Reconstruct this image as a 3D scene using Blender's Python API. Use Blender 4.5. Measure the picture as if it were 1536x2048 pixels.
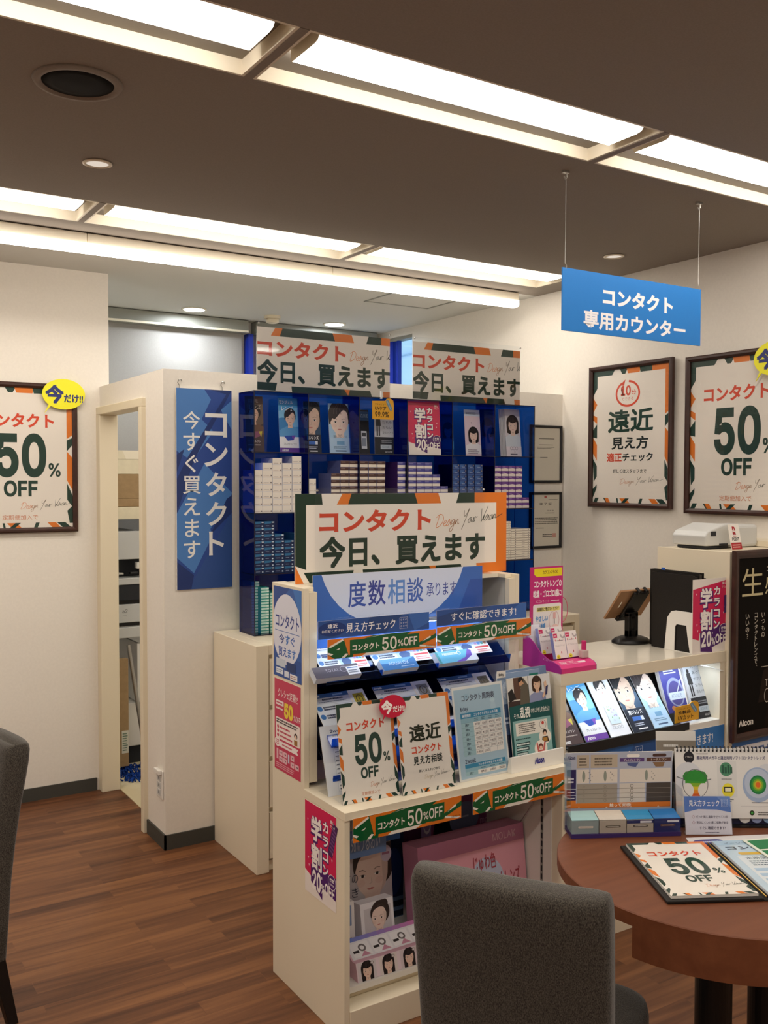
import bpy, math, random, os
from mathutils import Matrix, Vector
random.seed(7)
for o in list(bpy.data.objects): bpy.data.objects.remove(o)
S = bpy.context.scene
COL = S.collection
# ------------------------------------------------------------------ camera, world, exposure
IMG_W, IMG_H, FOC = 1536, 2048, 1897.83
EYE = 1.55
YAW, PIT, ROL = math.radians(32.3156), math.radians(-1.978), math.radians(0.1113)
fw = Vector((math.sin(YAW)*math.cos(PIT), math.cos(YAW)*math.cos(PIT), math.sin(PIT)))
rt = Vector((math.cos(YAW), -math.sin(YAW), 0)); up = rt.cross(fw)
r2 = rt*math.cos(ROL)+up*math.sin(ROL); u2 = -rt*math.sin(ROL)+up*math.cos(ROL)
cam_data = bpy.data.cameras.new('camera'); cam = bpy.data.objects.new('camera', cam_data); COL.objects.link(cam)
cam.matrix_world = Matrix(((r2.x, u2.x, -fw.x, 0), (r2.y, u2.y, -fw.y, 0), (r2.z, u2.z, -fw.z, EYE), (0, 0, 0, 1)))
cam_data.sensor_fit = 'VERTICAL'; cam_data.sensor_height = 24.0
cam_data.lens = 24.0*FOC/IMG_H; cam_data.clip_start = 0.05; cam_data.clip_end = 60
S.camera = cam
S.view_settings.view_transform = 'Standard'; S.view_settings.look = 'None'
S.view_settings.exposure = 0.44; S.view_settings.gamma = 1.0
S.view_settings.use_curve_mapping = False
S.cycles.max_bounces = 8; S.cycles.diffuse_bounces = 5; S.cycles.glossy_bounces = 3
S.cycles.transparent_max_bounces = 24; S.cycles.transmission_bounces = 6
S.cycles.sample_clamp_indirect = 6.0; S.cycles.use_denoising = True
S.cycles.caustics_reflective = False; S.cycles.caustics_refractive = False
world = bpy.data.worlds.new('daylight'); S.world = world; world.use_nodes = True
wb = world.node_tree.nodes['Background']; wb.inputs[0].default_value = (0.62, 0.80, 1.0, 1); wb.inputs[1].default_value = 1.3
LAMP_WARM = (1.0, 0.915, 0.81); LAMP_COOL = (0.88, 0.94, 1.0)
STRIP_POWER, BATTEN_POWER, DOWN_POWER, LED_POWER, NICHE_POWER = 12.0, 8.0, 150.0, 19.0, 31.0

# ------------------------------------------------------------------ pixel -> point on a real plane of the place
def on(px, py, ax, val):
    d = r2*((px-768)/FOC)+u2*(-(py-1024)/FOC)+fw
    i = 'xyz'.index(ax); c = Vector((0, 0, EYE))
    return c+d*((val-c[i])/d[i])
def pix(p):
    v = Vector(p)-Vector((0, 0, EYE)); q = v.dot(fw)
    return 768+FOC*v.dot(r2)/q, 1024-FOC*v.dot(u2)/q

# ------------------------------------------------------------------ materials
def lin(c):
    if isinstance(c, str):
        c = c.lstrip('#'); c = [int(c[i:i+2], 16)/255 for i in (0, 2, 4)]
    return tuple(x/12.92 if x <= 0.04045 else ((x+0.055)/1.055)**2.4 for x in c)
MATS = {}
def new_mat(name):
    m = bpy.data.materials.new(name); m.use_nodes = True; MATS[name] = m
    return m, m.node_tree, m.node_tree.nodes['Principled BSDF']
def plain(name, col, rough=0.5, spec=0.4, metal=0.0, coat=0.0, grain=0.0, gscale=60, bump=0.0):
    m, nt, b = new_mat(name)
    c = lin(col); b.inputs['Base Color'].default_value = (*c, 1)
    b.inputs['Roughness'].default_value = rough; b.inputs['Specular IOR Level'].default_value = spec
    b.inputs['Metallic'].default_value = metal; b.inputs['Coat Weight'].default_value = coat
    if grain or bump:
        g = nt.nodes.new('ShaderNodeNewGeometry'); n = nt.nodes.new('ShaderNodeTexNoise')
        n.inputs['Scale'].default_value = gscale; n.inputs['Detail'].default_value = 4
        nt.links.new(g.outputs['Position'], n.inputs['Vector'])
        if grain:
            r = nt.nodes.new('ShaderNodeValToRGB')
            r.color_ramp.elements[0].position = 0.3; r.color_ramp.elements[1].position = 0.7
            r.color_ramp.elements[0].color = (*[x*(1-grain) for x in c], 1)
            r.color_ramp.elements[1].color = (*[min(1, x*(1+grain)) for x in c], 1)
            nt.links.new(n.outputs['Fac'], r.inputs['Fac']); nt.links.new(r.outputs['Color'], b.inputs['Base Color'])
        if bump:
            bp = nt.nodes.new('ShaderNodeBump'); bp.inputs['Strength'].default_value = bump; bp.inputs['Distance'].default_value = 0.002
            nt.links.new(n.outputs['Fac'], bp.inputs['Height']); nt.links.new(bp.outputs['Normal'], b.inputs['Normal'])
    return m
def emit(name, col, power):
    m, nt, b = new_mat(name); nt.nodes.remove(b)
    e = nt.nodes.new('ShaderNodeEmission'); e.inputs[0].default_value = (*col, 1); e.inputs[1].default_value = power
    nt.links.new(e.outputs[0], nt.nodes['Material Output'].inputs[0]); return m
def clear(name, tint, gloss=0.06, rough=0.03):
    m, nt, b = new_mat(name); nt.nodes.remove(b)
    t = nt.nodes.new('ShaderNodeBsdfTransparent'); t.inputs[0].default_value = (*tint, 1)
    g = nt.nodes.new('ShaderNodeBsdfGlossy'); g.inputs['Roughness'].default_value = rough
    f = nt.nodes.new('ShaderNodeLayerWeight'); f.inputs[0].default_value = 0.5
    pw = nt.nodes.new('ShaderNodeMath'); pw.operation = 'POWER'; pw.inputs[1].default_value = 5.0
    mul = nt.nodes.new('ShaderNodeMath'); mul.operation = 'MULTIPLY_ADD'; mul.inputs[1].default_value = 1-gloss; mul.inputs[2].default_value = gloss
    mx = nt.nodes.new('ShaderNodeMixShader')
    nt.links.new(f.outputs['Facing'], pw.inputs[0]); nt.links.new(pw.outputs[0], mul.inputs[0]); nt.links.new(mul.outputs[0], mx.inputs[0])
    nt.links.new(t.outputs[0], mx.inputs[1]); nt.links.new(g.outputs[0], mx.inputs[2])
    nt.links.new(mx.outputs[0], nt.nodes['Material Output'].inputs[0]); return m
def printed(name, rough, coat=0.0):
    m, nt, b = new_mat(name)
    a = nt.nodes.new('ShaderNodeAttribute'); a.attribute_name = 'Col'
    nt.links.new(a.outputs['Color'], b.inputs['Base Color'])
    b.inputs['Roughness'].default_value = rough; b.inputs['Specular IOR Level'].default_value = 0.35
    b.inputs['Coat Weight'].default_value = coat; b.inputs['Coat Roughness'].default_value = 0.04
    return m
printed('print_matte', 0.8); MATS['print_matte'].node_tree.nodes['Principled BSDF'].inputs['Specular IOR Level'].default_value = 0.08
printed('print', 0.45); printed('print_gloss', 0.25, 0.5); printed('paint', 0.5)
plain('wall', '#e8e2d8', 0.85, 0.2, grain=0.02, gscale=90, bump=0.08)
plain('ceiling_lit', '#d3d2cd', 0.9, 0.15)  # ceiling colour lightened to stand in for brighter light beyond the batten
plain('ceiling', '#958c83', 0.9, 0.15, grain=0.05, gscale=220)
plain('laminate', '#e8dcc4', 0.42, 0.4)
plain('laminate_white', '#e9e6df', 0.4, 0.4)
plain('trim_cream', '#e2d6bc', 0.5, 0.3)
plain('baseboard', '#45443f', 0.6, 0.3)
plain('lamp_body', '#efe6d2', 0.5, 0.3)
plain('metal_dark', '#2a2624', 0.4, 0.5, 0.3)
plain('steel', '#b9b6b0', 0.28, 0.5, 1.0)
plain('grille', '#171412', 0.8, 0.2)
plain('black', '#121010', 0.4, 0.4)
plain('black_leather', '#16120f', 0.5, 0.35, bump=0.2, gscale=300)
plain('frame_wood', '#3a2018', 0.38, 0.45, grain=0.25, gscale=25)
plain('blind', '#a4a19c', 0.85, 0.15, grain=0.03, gscale=150)
plain('blind_metal', '#8f8f86', 0.5, 0.4)
plain('blue_frame', '#0a2a9c', 0.45, 0.4)
plain('kraft', '#a58a66', 0.75, 0.2, grain=0.08, gscale=40)
plain('cream_box', '#e6dcc0', 0.6, 0.3, grain=0.04, gscale=30)
plain('machine_grey', '#c9cac8', 0.4, 0.4)
plain('mop', '#20408c', 0.95, 0.05, grain=0.6, gscale=120)
plain('wood_dark_edge', '#43210f', 0.45, 0.3, grain=0.2, gscale=20)
plain('marble', '#e7dfcf', 0.16, 0.5, coat=0.3, grain=0.05, gscale=5)
plain('gold_tablet', '#b98d68', 0.32, 0.5, 0.6)
plain('brass', '#c9a24c', 0.3, 0.5, 1.0)
plain('slot_dark', '#2a2c30', 0.6, 0.3)
emit('strip_light', LAMP_WARM, STRIP_POWER); emit('strip_edge', LAMP_WARM, STRIP_POWER*.22); emit('strip_far_glow', LAMP_WARM, STRIP_POWER*.7); plain('recess_shaded', '#8f877c', 0.7, 0.2); emit('batten_light', LAMP_WARM, BATTEN_POWER)
emit('down_light', LAMP_COOL, DOWN_POWER); emit('led_light', (0.62, 0.78, 1.0), LED_POWER); emit('niche_light', (0.72, 0.86, 1.0), NICHE_POWER)
clear('acrylic_clear', (0.985, 0.99, 0.995), 0.014); clear('film', (0.99, 0.99, 0.99), 0.016, 0.02); clear('glass', (0.93, 0.97, 0.98), 0.05)
clear('acrylic_blue', (0.095, 0.29, 0.70), 0.03); clear('acrylic_blue_deep', (0.05, 0.14, 0.46), 0.03); plain('edge_navy', '#080d2c', 0.25, 0.5)
def fabric(name, c0, c1):
    m, nt, b = new_mat(name); g = nt.nodes.new('ShaderNodeNewGeometry')
    n = nt.nodes.new('ShaderNodeTexNoise'); n.inputs['Scale'].default_value = 520; n.inputs['Detail'].default_value = 2
    mp = nt.nodes.new('ShaderNodeMapping'); mp.inputs['Scale'].default_value = (1, 1, 0.55)
    r = nt.nodes.new('ShaderNodeValToRGB'); r.color_ramp.elements[0].position = 0.32; r.color_ramp.elements[1].position = 0.7
    r.color_ramp.elements[0].color = (*lin(c0), 1); r.color_ramp.elements[1].color = (*lin(c1), 1)
    nt.links.new(g.outputs['Position'], mp.inputs[0]); nt.links.new(mp.outputs[0], n.inputs['Vector'])
    nt.links.new(n.outputs['Fac'], r.inputs[0]); nt.links.new(r.outputs[0], b.inputs['Base Color'])
    bp = nt.nodes.new('ShaderNodeBump'); bp.inputs['Strength'].default_value = 0.5; bp.inputs['Distance'].default_value = 0.002
    nt.links.new(n.outputs['Fac'], bp.inputs['Height']); nt.links.new(bp.outputs[0], b.inputs['Normal'])
    b.inputs['Roughness'].default_value = 0.95; b.inputs['Specular IOR Level'].default_value = 0.1
    b.inputs['Sheen Weight'].default_value = 0.3; b.inputs['Sheen Roughness'].default_value = 0.4
fabric('fabric', '#2b2825', '#5d574f')
def wood(name, ramp, plank=None, rough=0.38, spec=0.35):
    m, nt, b = new_mat(name); N, L = nt.nodes, nt.links
    g = N.new('ShaderNodeNewGeometry'); mp = N.new('ShaderNodeMapping'); L.new(g.outputs['Position'], mp.inputs[0])
    mp.inputs['Scale'].default_value = (1.6, 26, 26)
    n = N.new('ShaderNodeTexNoise'); n.inputs['Scale'].default_value = 1.0; n.inputs['Detail'].default_value = 6; n.inputs['Roughness'].default_value = 0.6
    n.inputs['Distortion'].default_value = 0.5
    vec = mp.outputs[0]
    if plank:
        br = N.new('ShaderNodeTexBrick'); br.offset = 0.37; br.squash = 1
        br.inputs['Color1'].default_value = (0, 0, 0, 1); br.inputs['Color2'].default_value = (1, 1, 1, 1); br.inputs['Mortar'].default_value = (0.5, 0.5, 0.5, 1)
        br.inputs['Scale'].default_value = 1.0; br.inputs['Mortar Size'].default_value = 0.0006; br.inputs['Bias'].default_value = 0.0
        br.inputs['Brick Width'].default_value = plank[0]; br.inputs['Row Height'].default_value = plank[1]
        L.new(g.outputs['Position'], br.inputs['Vector'])
        off = N.new('ShaderNodeVectorMath'); off.operation = 'SCALE'; off.inputs['Scale'].default_value = 9.0
        L.new(br.outputs['Color'], off.inputs[0])
        ad = N.new('ShaderNodeVectorMath'); ad.operation = 'ADD'; L.new(mp.outputs[0], ad.inputs[0]); L.new(off.outputs[0], ad.inputs[1]); vec = ad.outputs[0]
    L.new(vec, n.inputs['Vector'])
    r = N.new('ShaderNodeValToRGB'); e = r.color_ramp.elements
    e[0].position = 0.28; e[0].color = (*lin(ramp[0]), 1); e[1].position = 0.72; e[1].color = (*lin(ramp[2]), 1)
    k = e.new(0.5); k.color = (*lin(ramp[1]), 1)
    if plank:
        ma = N.new('ShaderNodeMath'); ma.operation = 'MULTIPLY_ADD'; ma.inputs[1].default_value = 0.22; ma.inputs[2].default_value = -0.11
        L.new(br.outputs['Color'], ma.inputs[0])
        a2 = N.new('ShaderNodeMath'); a2.operation = 'ADD'; L.new(ma.outputs[0], a2.inputs[0]); L.new(n.outputs['Fac'], a2.inputs[1]); L.new(a2.outputs[0], r.inputs[0])
    else:
        L.new(n.outputs['Fac'], r.inputs[0])
    L.new(r.outputs[0], b.inputs['Base Color'])
    b.inputs['Roughness'].default_value = rough; b.inputs['Specular IOR Level'].default_value = spec
wood('floor_wood', ('#4e2f1f', '#6e462d', '#8a5c3a'), (0.62, 0.075), 0.42, 0.3)
wood('table_wood', ('#683a24', '#714129', '#7a482e'), None, 0.45, 0.3)

# ------------------------------------------------------------------ mesh collector
class MB:
    def __init__(self): self.v = []; self.f = []; self.m = []; self.c = []; self.mats = []
    def mi(self, mat):
        if mat not in self.mats: self.mats.append(mat)
        return self.mats.index(mat)
    def add(self, vs, fs, mat, col='#ffffff'):
        o = len(self.v); self.v += [tuple(p) for p in vs]; k = self.mi(mat); c = lin(col)
        for f in fs: self.f.append([o+i for i in f]); self.m.append(k); self.c.append(c)
        return self
    def box(self, a, b, mat, col='#ffffff'):
        (x0, y0, z0), (x1, y1, z1) = [[min(p, q) for p, q in zip(a, b)], [max(p, q) for p, q in zip(a, b)]]
        vs = [(x0, y0, z0), (x1, y0, z0), (x1, y1, z0), (x0, y1, z0), (x0, y0, z1), (x1, y0, z1), (x1, y1, z1), (x0, y1, z1)]
        return self.add(vs, BOXF, mat, col)
    def fbox(self, F, u0, v0, u1, v1, n0, n1, mat, col='#ffffff'):      # a box in a frame (u right, v down, n out)
        vs = [F.at(u, v, n) for n in (n0, n1) for (u, v) in ((u0, v1), (u1, v1), (u1, v0), (u0, v0))]
        return self.add(vs, BOXF, mat, col)
    def fprism(self, F, pts, n0, n1, mat, col='#ffffff'):              # an outline in a frame, given depth
        k = len(pts); vs = [F.at(u, v, n0) for u, v in pts]+[F.at(u, v, n1) for u, v in pts]
        fs = [list(range(k))[::-1], list(range(k, 2*k))]+[[i, (i+1) % k, k+(i+1) % k, k+i] for i in range(k)]
        return self.add(vs, fs, mat, col)
    def tube(self, pts, r, mat, col='#ffffff', n=8, r1=None):
        pts = [Vector(p) for p in pts]; rings = []; K = len(pts); prev = None
        for i, p in enumerate(pts):
            d = (pts[min(i+1, K-1)]-pts[max(i-1, 0)]).normalized()
            a = prev if prev is not None else (Vector((0, 0, 1)) if abs(d.z) < 0.9 else Vector((1, 0, 0)))
            e1 = (a-d*a.dot(d)).normalized(); e2 = d.cross(e1); prev = e1
            rr = r if r1 is None else r+(r1-r)*i/(K-1)
            rings.append([p+e1*rr*math.cos(2*math.pi*j/n)+e2*rr*math.sin(2*math.pi*j/n) for j in range(n)])
        vs = [q for g in rings for q in g]
        fs = [[i*n+j, i*n+(j+1) % n, (i+1)*n+(j+1) % n, (i+1)*n+j] for i in range(K-1) for j in range(n)]
        fs += [list(range(n))[::-1], [(K-1)*n+j for j in range(n)]]
        return self.add(vs, fs, mat, col)
    def lathe(self, prof, c, mat, col='#ffffff', n=32, axis=None, sx=1, sy=1):      # prof = (radius, height) pairs
        X, Y, Z = (Vector((1, 0, 0)), Vector((0, 1, 0)), Vector((0, 0, 1))) if axis is None else axis
        c = Vector(c); vs = [c+X*(r*sx*math.cos(2*math.pi*j/n))+Y*(r*sy*math.sin(2*math.pi*j/n))+Z*h for r, h in prof for j in range(n)]
        K = len(prof); fs = [[i*n+j, i*n+(j+1) % n, (i+1)*n+(j+1) % n, (i+1)*n+j] for i in range(K-1) for j in range(n)]
        if prof[0][0] > 1e-6: fs.append(list(range(n))[::-1])
        if prof[-1][0] > 1e-6: fs.append([(K-1)*n+j for j in range(n)])
        return self.add(vs, fs, mat, col)
    def build(self, name, parent=None, origin=None, bevel=0.0, smooth=False, seg=2):
        org = Vector(parent.get('_w', (0, 0, 0))) if parent is not None else Vector(origin if origin is not None else (0, 0, 0))
        me = bpy.data.meshes.new(name)
        me.from_pydata([tuple(Vector(p)-org) for p in self.v], [], self.f)
        for k in self.mats: me.materials.append(MATS[k])
        me.polygons.foreach_set('material_index', self.m)
        ca = me.color_attributes.new('Col', 'FLOAT_COLOR', 'CORNER'); buf = []
        for f, c in zip(self.f, self.c): buf += [*c, 1.0]*len(f)
        if len(buf) == 4*len(me.loops): ca.data.foreach_set('color', buf)
        if smooth:
            me.polygons.foreach_set('use_smooth', [True]*len(me.polygons))
        me.update()
        o = bpy.data.objects.new(name, me); COL.objects.link(o)
        if parent is not None:
            o.parent = parent
            if '_w' in parent: o['_w'] = parent['_w']
        else:
            o.location = org; o['_w'] = tuple(org)
        if bevel:
            b = o.modifiers.new('bevel', 'BEVEL'); b.width = bevel; b.segments = seg; b.limit_method = 'ANGLE'; b.angle_limit = math.radians(40)
        return o
BOXF = [[0, 3, 2, 1], [4, 5, 6, 7], [0, 1, 5, 4], [1, 2, 6, 5], [2, 3, 7, 6], [3, 0, 4, 7]]
def tag(o, label, cat, group=None, kind=None):
    if label: o['label'] = label
    if cat: o['category'] = cat
    if group: o['group'] = group
    if kind: o['kind'] = kind
    return o
def thing(name, loc, label, cat, group=None):
    o = bpy.data.objects.new(name, None); COL.objects.link(o); o.location = loc; o['_w'] = tuple(loc); o.empty_display_size = 0.05
    return tag(o, label, cat, group)
def struct(o): o['kind'] = 'structure'; return o
def copy_thing(root, loc, label=None):
    r = root.copy(); COL.objects.link(r); r.location = loc
    if label: r['label'] = label
    for ch in root.children:
        c = ch.copy(); COL.objects.link(c); c.parent = r
        for g in ch.children:
            d = g.copy(); COL.objects.link(d); d.parent = c
    return r

# ------------------------------------------------------------------ frames and printed surfaces
class Frame:                     # O top-left corner, U to the reader's right, V down, N out towards the reader
    def __init__(self, O, U, V, w, h):
        self.O, self.U, self.V, self.w, self.h = Vector(O), Vector(U).normalized(), Vector(V).normalized(), w, h
        self.N = self.V.cross(self.U).normalized()
    def at(self, u, v, n=0.0): return self.O+self.U*u+self.V*v+self.N*n
    def sub(self, u, v, w, h, n=0.0): return Frame(self.at(u, v, n), self.U, self.V, w, h)
def facing_front(tl, br, y):     # upright, facing -y, corners from pixels
    a, b = on(*tl, 'y', y), on(*br, 'y', y); return Frame(a, (1, 0, 0), (0, 0, -1), b.x-a.x, a.z-b.z)
def facing_left(tl, br, x):      # upright, facing -x
    a, b = on(*tl, 'x', x), on(*br, 'x', x); return Frame(a, (0, -1, 0), (0, 0, -1), a.y-b.y, a.z-b.z)
def front_rect(x0, x1, z0, z1, y): return Frame((x0, y, z1), (1, 0, 0), (0, 0, -1), x1-x0, z1-z0)
def left_rect(y0, y1, z0, z1, x): return Frame((x, y1, z1), (0, -1, 0), (0, 0, -1), y1-y0, z1-z0)
def leaning(bl, br, h, tilt):    # stands on bl-br and leans back by tilt degrees
    bl, br = Vector(bl), Vector(br); U = (br-bl).normalized(); B = Vector((-U.y, U.x, 0)); t = math.radians(tilt)
    upv = Vector((0, 0, 1))*math.cos(t)+B*math.sin(t)
    return Frame(bl+upv*h, U, -upv, (br-bl).length, h)

FONT_DIR = os.path.join(os.path.dirname(bpy.app.binary_path), '%d.%d' % bpy.app.version[:2], 'datafiles', 'fonts')
try: SANS = bpy.data.fonts.load(os.path.join(FONT_DIR, 'Inter.woff2'))       # the typeface that ships with Blender
except Exception: SANS = None
_glyphs = {}
def glyphs(s, bold):
    k = (s, bold)
    if k not in _glyphs:
        kanji = any('\u4e00' <= c <= '\u9fff' for c in s); d = max(0.0, bold-.006)*.8 if kanji else 0.0
        cu = bpy.data.curves.new('lettering', 'FONT'); cu.body = s; cu.resolution_u = 3; cu.offset = min(bold, .006) if kanji else bold
        if SANS and all(ord(c) < 128 for c in s): cu.font = SANS
        o = bpy.data.objects.new('lettering', cu); me = bpy.data.meshes.new_from_object(o)
        vs = [(v.co.x, v.co.y) for v in me.vertices]; fs = [tuple(p.vertices) for p in me.polygons]
        bpy.data.objects.remove(o); bpy.data.curves.remove(cu); bpy.data.meshes.remove(me)
        if not vs: vs = [(0, 0), (1, 1)]
        xs = [p[0] for p in vs]; ys = [p[1] for p in vs]
        x0, y0, w, h = min(xs), min(ys), max(max(xs)-min(xs), 1e-6), max(max(ys)-min(ys), 1e-6)
        vs = [((x-x0)/w, 1-(y-y0)/h) for x, y in vs]; reps = 1
        if d:                    # heavier kanji: the same glyph laid over itself with small shifts
            n = len(vs); base, bf = list(vs), list(fs); reps = 5; vs = []; fs = []
            for i, (dx, dy) in enumerate(((0, 0), (-d, -d), (d, -d), (d, d), (-d, d))):
                vs += [((x*w+dx+d)/(w+2*d), (y*h+dy+d)/(h+2*d)) for x, y in base]; fs += [tuple(q+i*n for q in f) for f in bf]
        _glyphs[k] = (vs, fs, w/h, reps)
    return _glyphs[k]
EPS = 0.00016
class Print:                     # flat artwork in design units on a frame (x right, y down)
    def __init__(self, mb, F, W, H, mat='print', n0=0.0004):
        self.mb, self.F, self.W, self.H, self.mat, self.n0 = mb, F, W, H, mat, n0; self.L = 0; self.k = 0
        self.sx, self.sy = F.w/W, F.h/H
    def P(self, x, y): return self.F.at(x*self.sx, y*self.sy, self.n0+self.L*EPS+(self.k % 36)*3.5e-6)
    def mesh(self, pts, fs, col): self.k += 1; self.mb.add([self.P(*p) for p in pts], fs, self.mat, col); return self
    def poly(self, pts, col, L=None):
        if L is not None: self.L = L
        pts = [(min(max(x, 0), self.W), min(max(y, 0), self.H)) for x, y in pts]
        return self.mesh(pts, [list(range(len(pts)))], col)
    def rect(self, x0, y0, x1, y1, col, L=None): return self.poly([(x0, y0), (x1, y0), (x1, y1), (x0, y1)], col, L)
    def bg(self, col): return self.rect(0, 0, self.W, self.H, col, 0)
    def rrect(self, x0, y0, x1, y1, r, col, L=None):
        pts = []
        for cx, cy, a in ((x1-r, y0+r, -90), (x1-r, y1-r, 0), (x0+r, y1-r, 90), (x0+r, y0+r, 180)):
            pts += [(cx+r*math.cos(math.radians(a+t)), cy+r*math.sin(math.radians(a+t))) for t in range(0, 91, 18)]
        return self.poly(pts, col, L)
    def ell(self, cx, cy, rx, ry, col, L=None, n=36, rot=0):
        c, s = math.cos(math.radians(rot)), math.sin(math.radians(rot)); pts = []
        for i in range(n):
            a = 2*math.pi*i/n; x, y = rx*math.cos(a), ry*math.sin(a); pts.append((cx+x*c-y*s, cy+x*s+y*c))
        return self.poly(pts, col, L)
    def ring(self, cx, cy, rx, ry, t, col, L=None, a0=0, a1=360, n=40):
        if L is not None: self.L = L
        pts = []; fs = []
        for i in range(n+1):
            a = math.radians(a0+(a1-a0)*i/n); pts += [(cx+rx*math.cos(a), cy+ry*math.sin(a)), (cx+(rx-t)*math.cos(a), cy+(ry-t)*math.sin(a))]
        for i in range(n): fs.append([2*i, 2*i+1, 2*i+3, 2*i+2])
        return self.mesh(pts, fs, col)
    def line(self, pts, w, col, L=None):
        if L is not None: self.L = L
        for (x0, y0), (x1, y1) in zip(pts, pts[1:]):
            d = math.hypot(x1-x0, y1-y0) or 1; nx, ny = -(y1-y0)/d*w/2, (x1-x0)/d*w/2
            self.mesh([(x0+nx, y0+ny), (x1+nx, y1+ny), (x1-nx, y1-ny), (x0-nx, y0-ny)], [[0, 1, 2, 3]], col)
        return self
    def text(self, s, x0, y0, x1, y1, col, bold=0.0, L=None):      # lettering fitted to a box
        if L is not None: self.L = L
        vs, fs, _, reps = glyphs(s, bold)
        if reps > 1:
            n, m = len(vs)//reps, len(fs)//reps
            for i in range(reps): self.mesh([(x0+(x1-x0)*x, y0+(y1-y0)*y) for x, y in vs[i*n:(i+1)*n]], [[q-i*n for q in f] for f in fs[i*m:(i+1)*m]], col)
            return self
        return self.mesh([(x0+(x1-x0)*x, y0+(y1-y0)*y) for x, y in vs], fs, col)
    def tline(self, s, x0, yc, h, col, bold=0.0, L=None, align='l', sx=1.0):   # lettering by height
        vs, fs, ar, _ = glyphs(s, bold); k = self.sy/self.sx; w = h*ar*k*sx
        x = x0-(w/2 if align == 'c' else w if align == 'r' else 0)
        return self.text(s, x, yc-h/2, x+w, yc+h/2, col, bold, L)
    def vtext(self, s, xc, y0, y1, size, col, bold=0.0, L=None):   # vertical lettering
        n = len(s); st = (y1-y0)/n
        for i, ch in enumerate(s):
            vs, fs, ar, _ = glyphs(ch, bold); hh = min(size, st*0.92)
            h = hh*(0.9 if ar < 1.3 else 0.9/ar) if ch != 'ー' else hh*0.9; w = min(hh*ar*0.9, hh*0.95)*self.sy/self.sx
            if ch == 'ー': w = hh*0.12*self.sy/self.sx
            cx, cy = xc, y0+st*(i+0.5)
            if ch in '、。': cx, cy, w, h = xc+hh*0.3, cy-hh*0.3, w*0.35, h*0.35
            self.text(ch, cx-w/2, cy-h/2, cx+w/2, cy+h/2, col, bold, L)
        return self
    def greek(self, x0, y0, x1, y1, rows, col, L=None, fill=0.5, jitter=0.25):   # lines of small print too fine to read
        if L is not None: self.L = L
        st = (y1-y0)/rows
        for r in range(rows):
            x = x0; yy = y0+st*(r+0.5); hh = st*fill/2; xe = x1-(x1-x0)*random.random()*jitter
            while x < xe:
                w = (x1-x0)*random.uniform(0.03, 0.09); self.mesh([(x, yy-hh), (min(x+w, xe), yy-hh), (min(x+w, xe), yy+hh), (x, yy+hh)], [[0, 1, 2, 3]], col); x += w+(x1-x0)*0.012
        return self
# ================================================================== the setting
ZC = 2.56; XW = 3.53; YP = 3.795; YL = 4.72; YB = 5.69; XN, YN = -3.2, -3.0
mb = MB().box((XN-.1, YN-.1, -.08), (XW+.1, YB+.1, 0), 'floor_wood'); struct(mb.build('floor'))
STRIPS = (3.52, 1.925, 0.33, -1.265); SW = 0.31; XE = 3.37
ys = YB+.1
for y0 in STRIPS:
    if ys > 5: struct(MB().box((XN-.1, 4.005, ZC), (XW+.1, ys, ZC+.12), 'ceiling_lit').build('ceiling')); ys = 4.005
    struct(MB().box((XN-.1, y0+SW, ZC), (XW+.1, ys, ZC+.12), 'ceiling').build('ceiling')); ys = y0
    struct(MB().box((XE, y0, ZC), (XW+.1, y0+SW, ZC+.12), 'ceiling').build('ceiling'))
struct(MB().box((XN-.1, YN-.1, ZC), (XW+.1, ys, ZC+.12), 'ceiling').build('ceiling'))
mb = MB().box((XN-.1, YN-.1, ZC+.12), (XW+.1, YB+.1, ZC+.16), 'ceiling'); struct(mb.build('ceiling_deck'))
mb = MB().box((XN, YL, 0), (1.371, YL+.09, ZC), 'wall'); struct(mb.build('wall_left'))
# right wall with the window beyond the partition
WY0, WY1, WZ0, WZ1 = 5.235, 5.60, 0.95, 2.515
mb = MB().box((XW, YN, 0), (XW+.12, WY0, ZC), 'wall').box((XW, WY1, 0), (XW+.12, YB+.1, ZC), 'wall')
mb.box((XW, WY0, 0), (XW+.12, WY1, WZ0), 'wall').box((XW, WY0, WZ1), (XW+.12, WY1, ZC), 'wall'); struct(mb.build('wall_right'))
struct(MB().box((-.2, YB, 0), (XW, YB+.1, ZC), 'wall').build('wall_back'))
struct(MB().box((XN-.1, YN-.1, 0), (XW+.1, YN, ZC), 'wall').build('wall_front'))
struct(MB().box((XN-.1, YN, 0), (XN, YL+.09, ZC), 'wall').build('wall_side'))
struct(MB().box((-.3, YL+.09, 0), (-.2, YB+.1, ZC), 'wall').build('wall_storage'))
# low partition with the doorway return
mb = MB().box((1.325, YP, 0), (XW, YP+.075, 2.003), 'wall'); mb.box((1.325, YP+.075, 0), (1.385, 4.02, 2.003), 'wall'); mb.box((1.325, 4.02, 1.90), (1.385, YL, 2.003), 'wall')
struct(mb.build('wall_partition'))
mb = MB().box((1.305, 4.02, 0), (1.395, 4.06, 1.862), 'trim_cream').box((1.305, 4.66, 0), (1.395, YL, 1.862), 'trim_cream').box((1.305, 4.02, 1.862), (1.395, YL, 1.90), 'trim_cream')
struct(mb.build('door_1', bevel=.003))
struct(MB().box((XN, YL-.008, 0), (1.295, YL, .062), 'baseboard').build('baseboard_left'))
struct(MB().box((1.317, YP-.008, 0), (1.54, YP, .062), 'baseboard').box((1.317, YP-.008, 0), (1.325, 4.018, .062), 'baseboard').build('baseboard_partition'))
w = MB(); F = left_rect(WY0, WY1, WZ0, WZ1, XW+.05)
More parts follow.
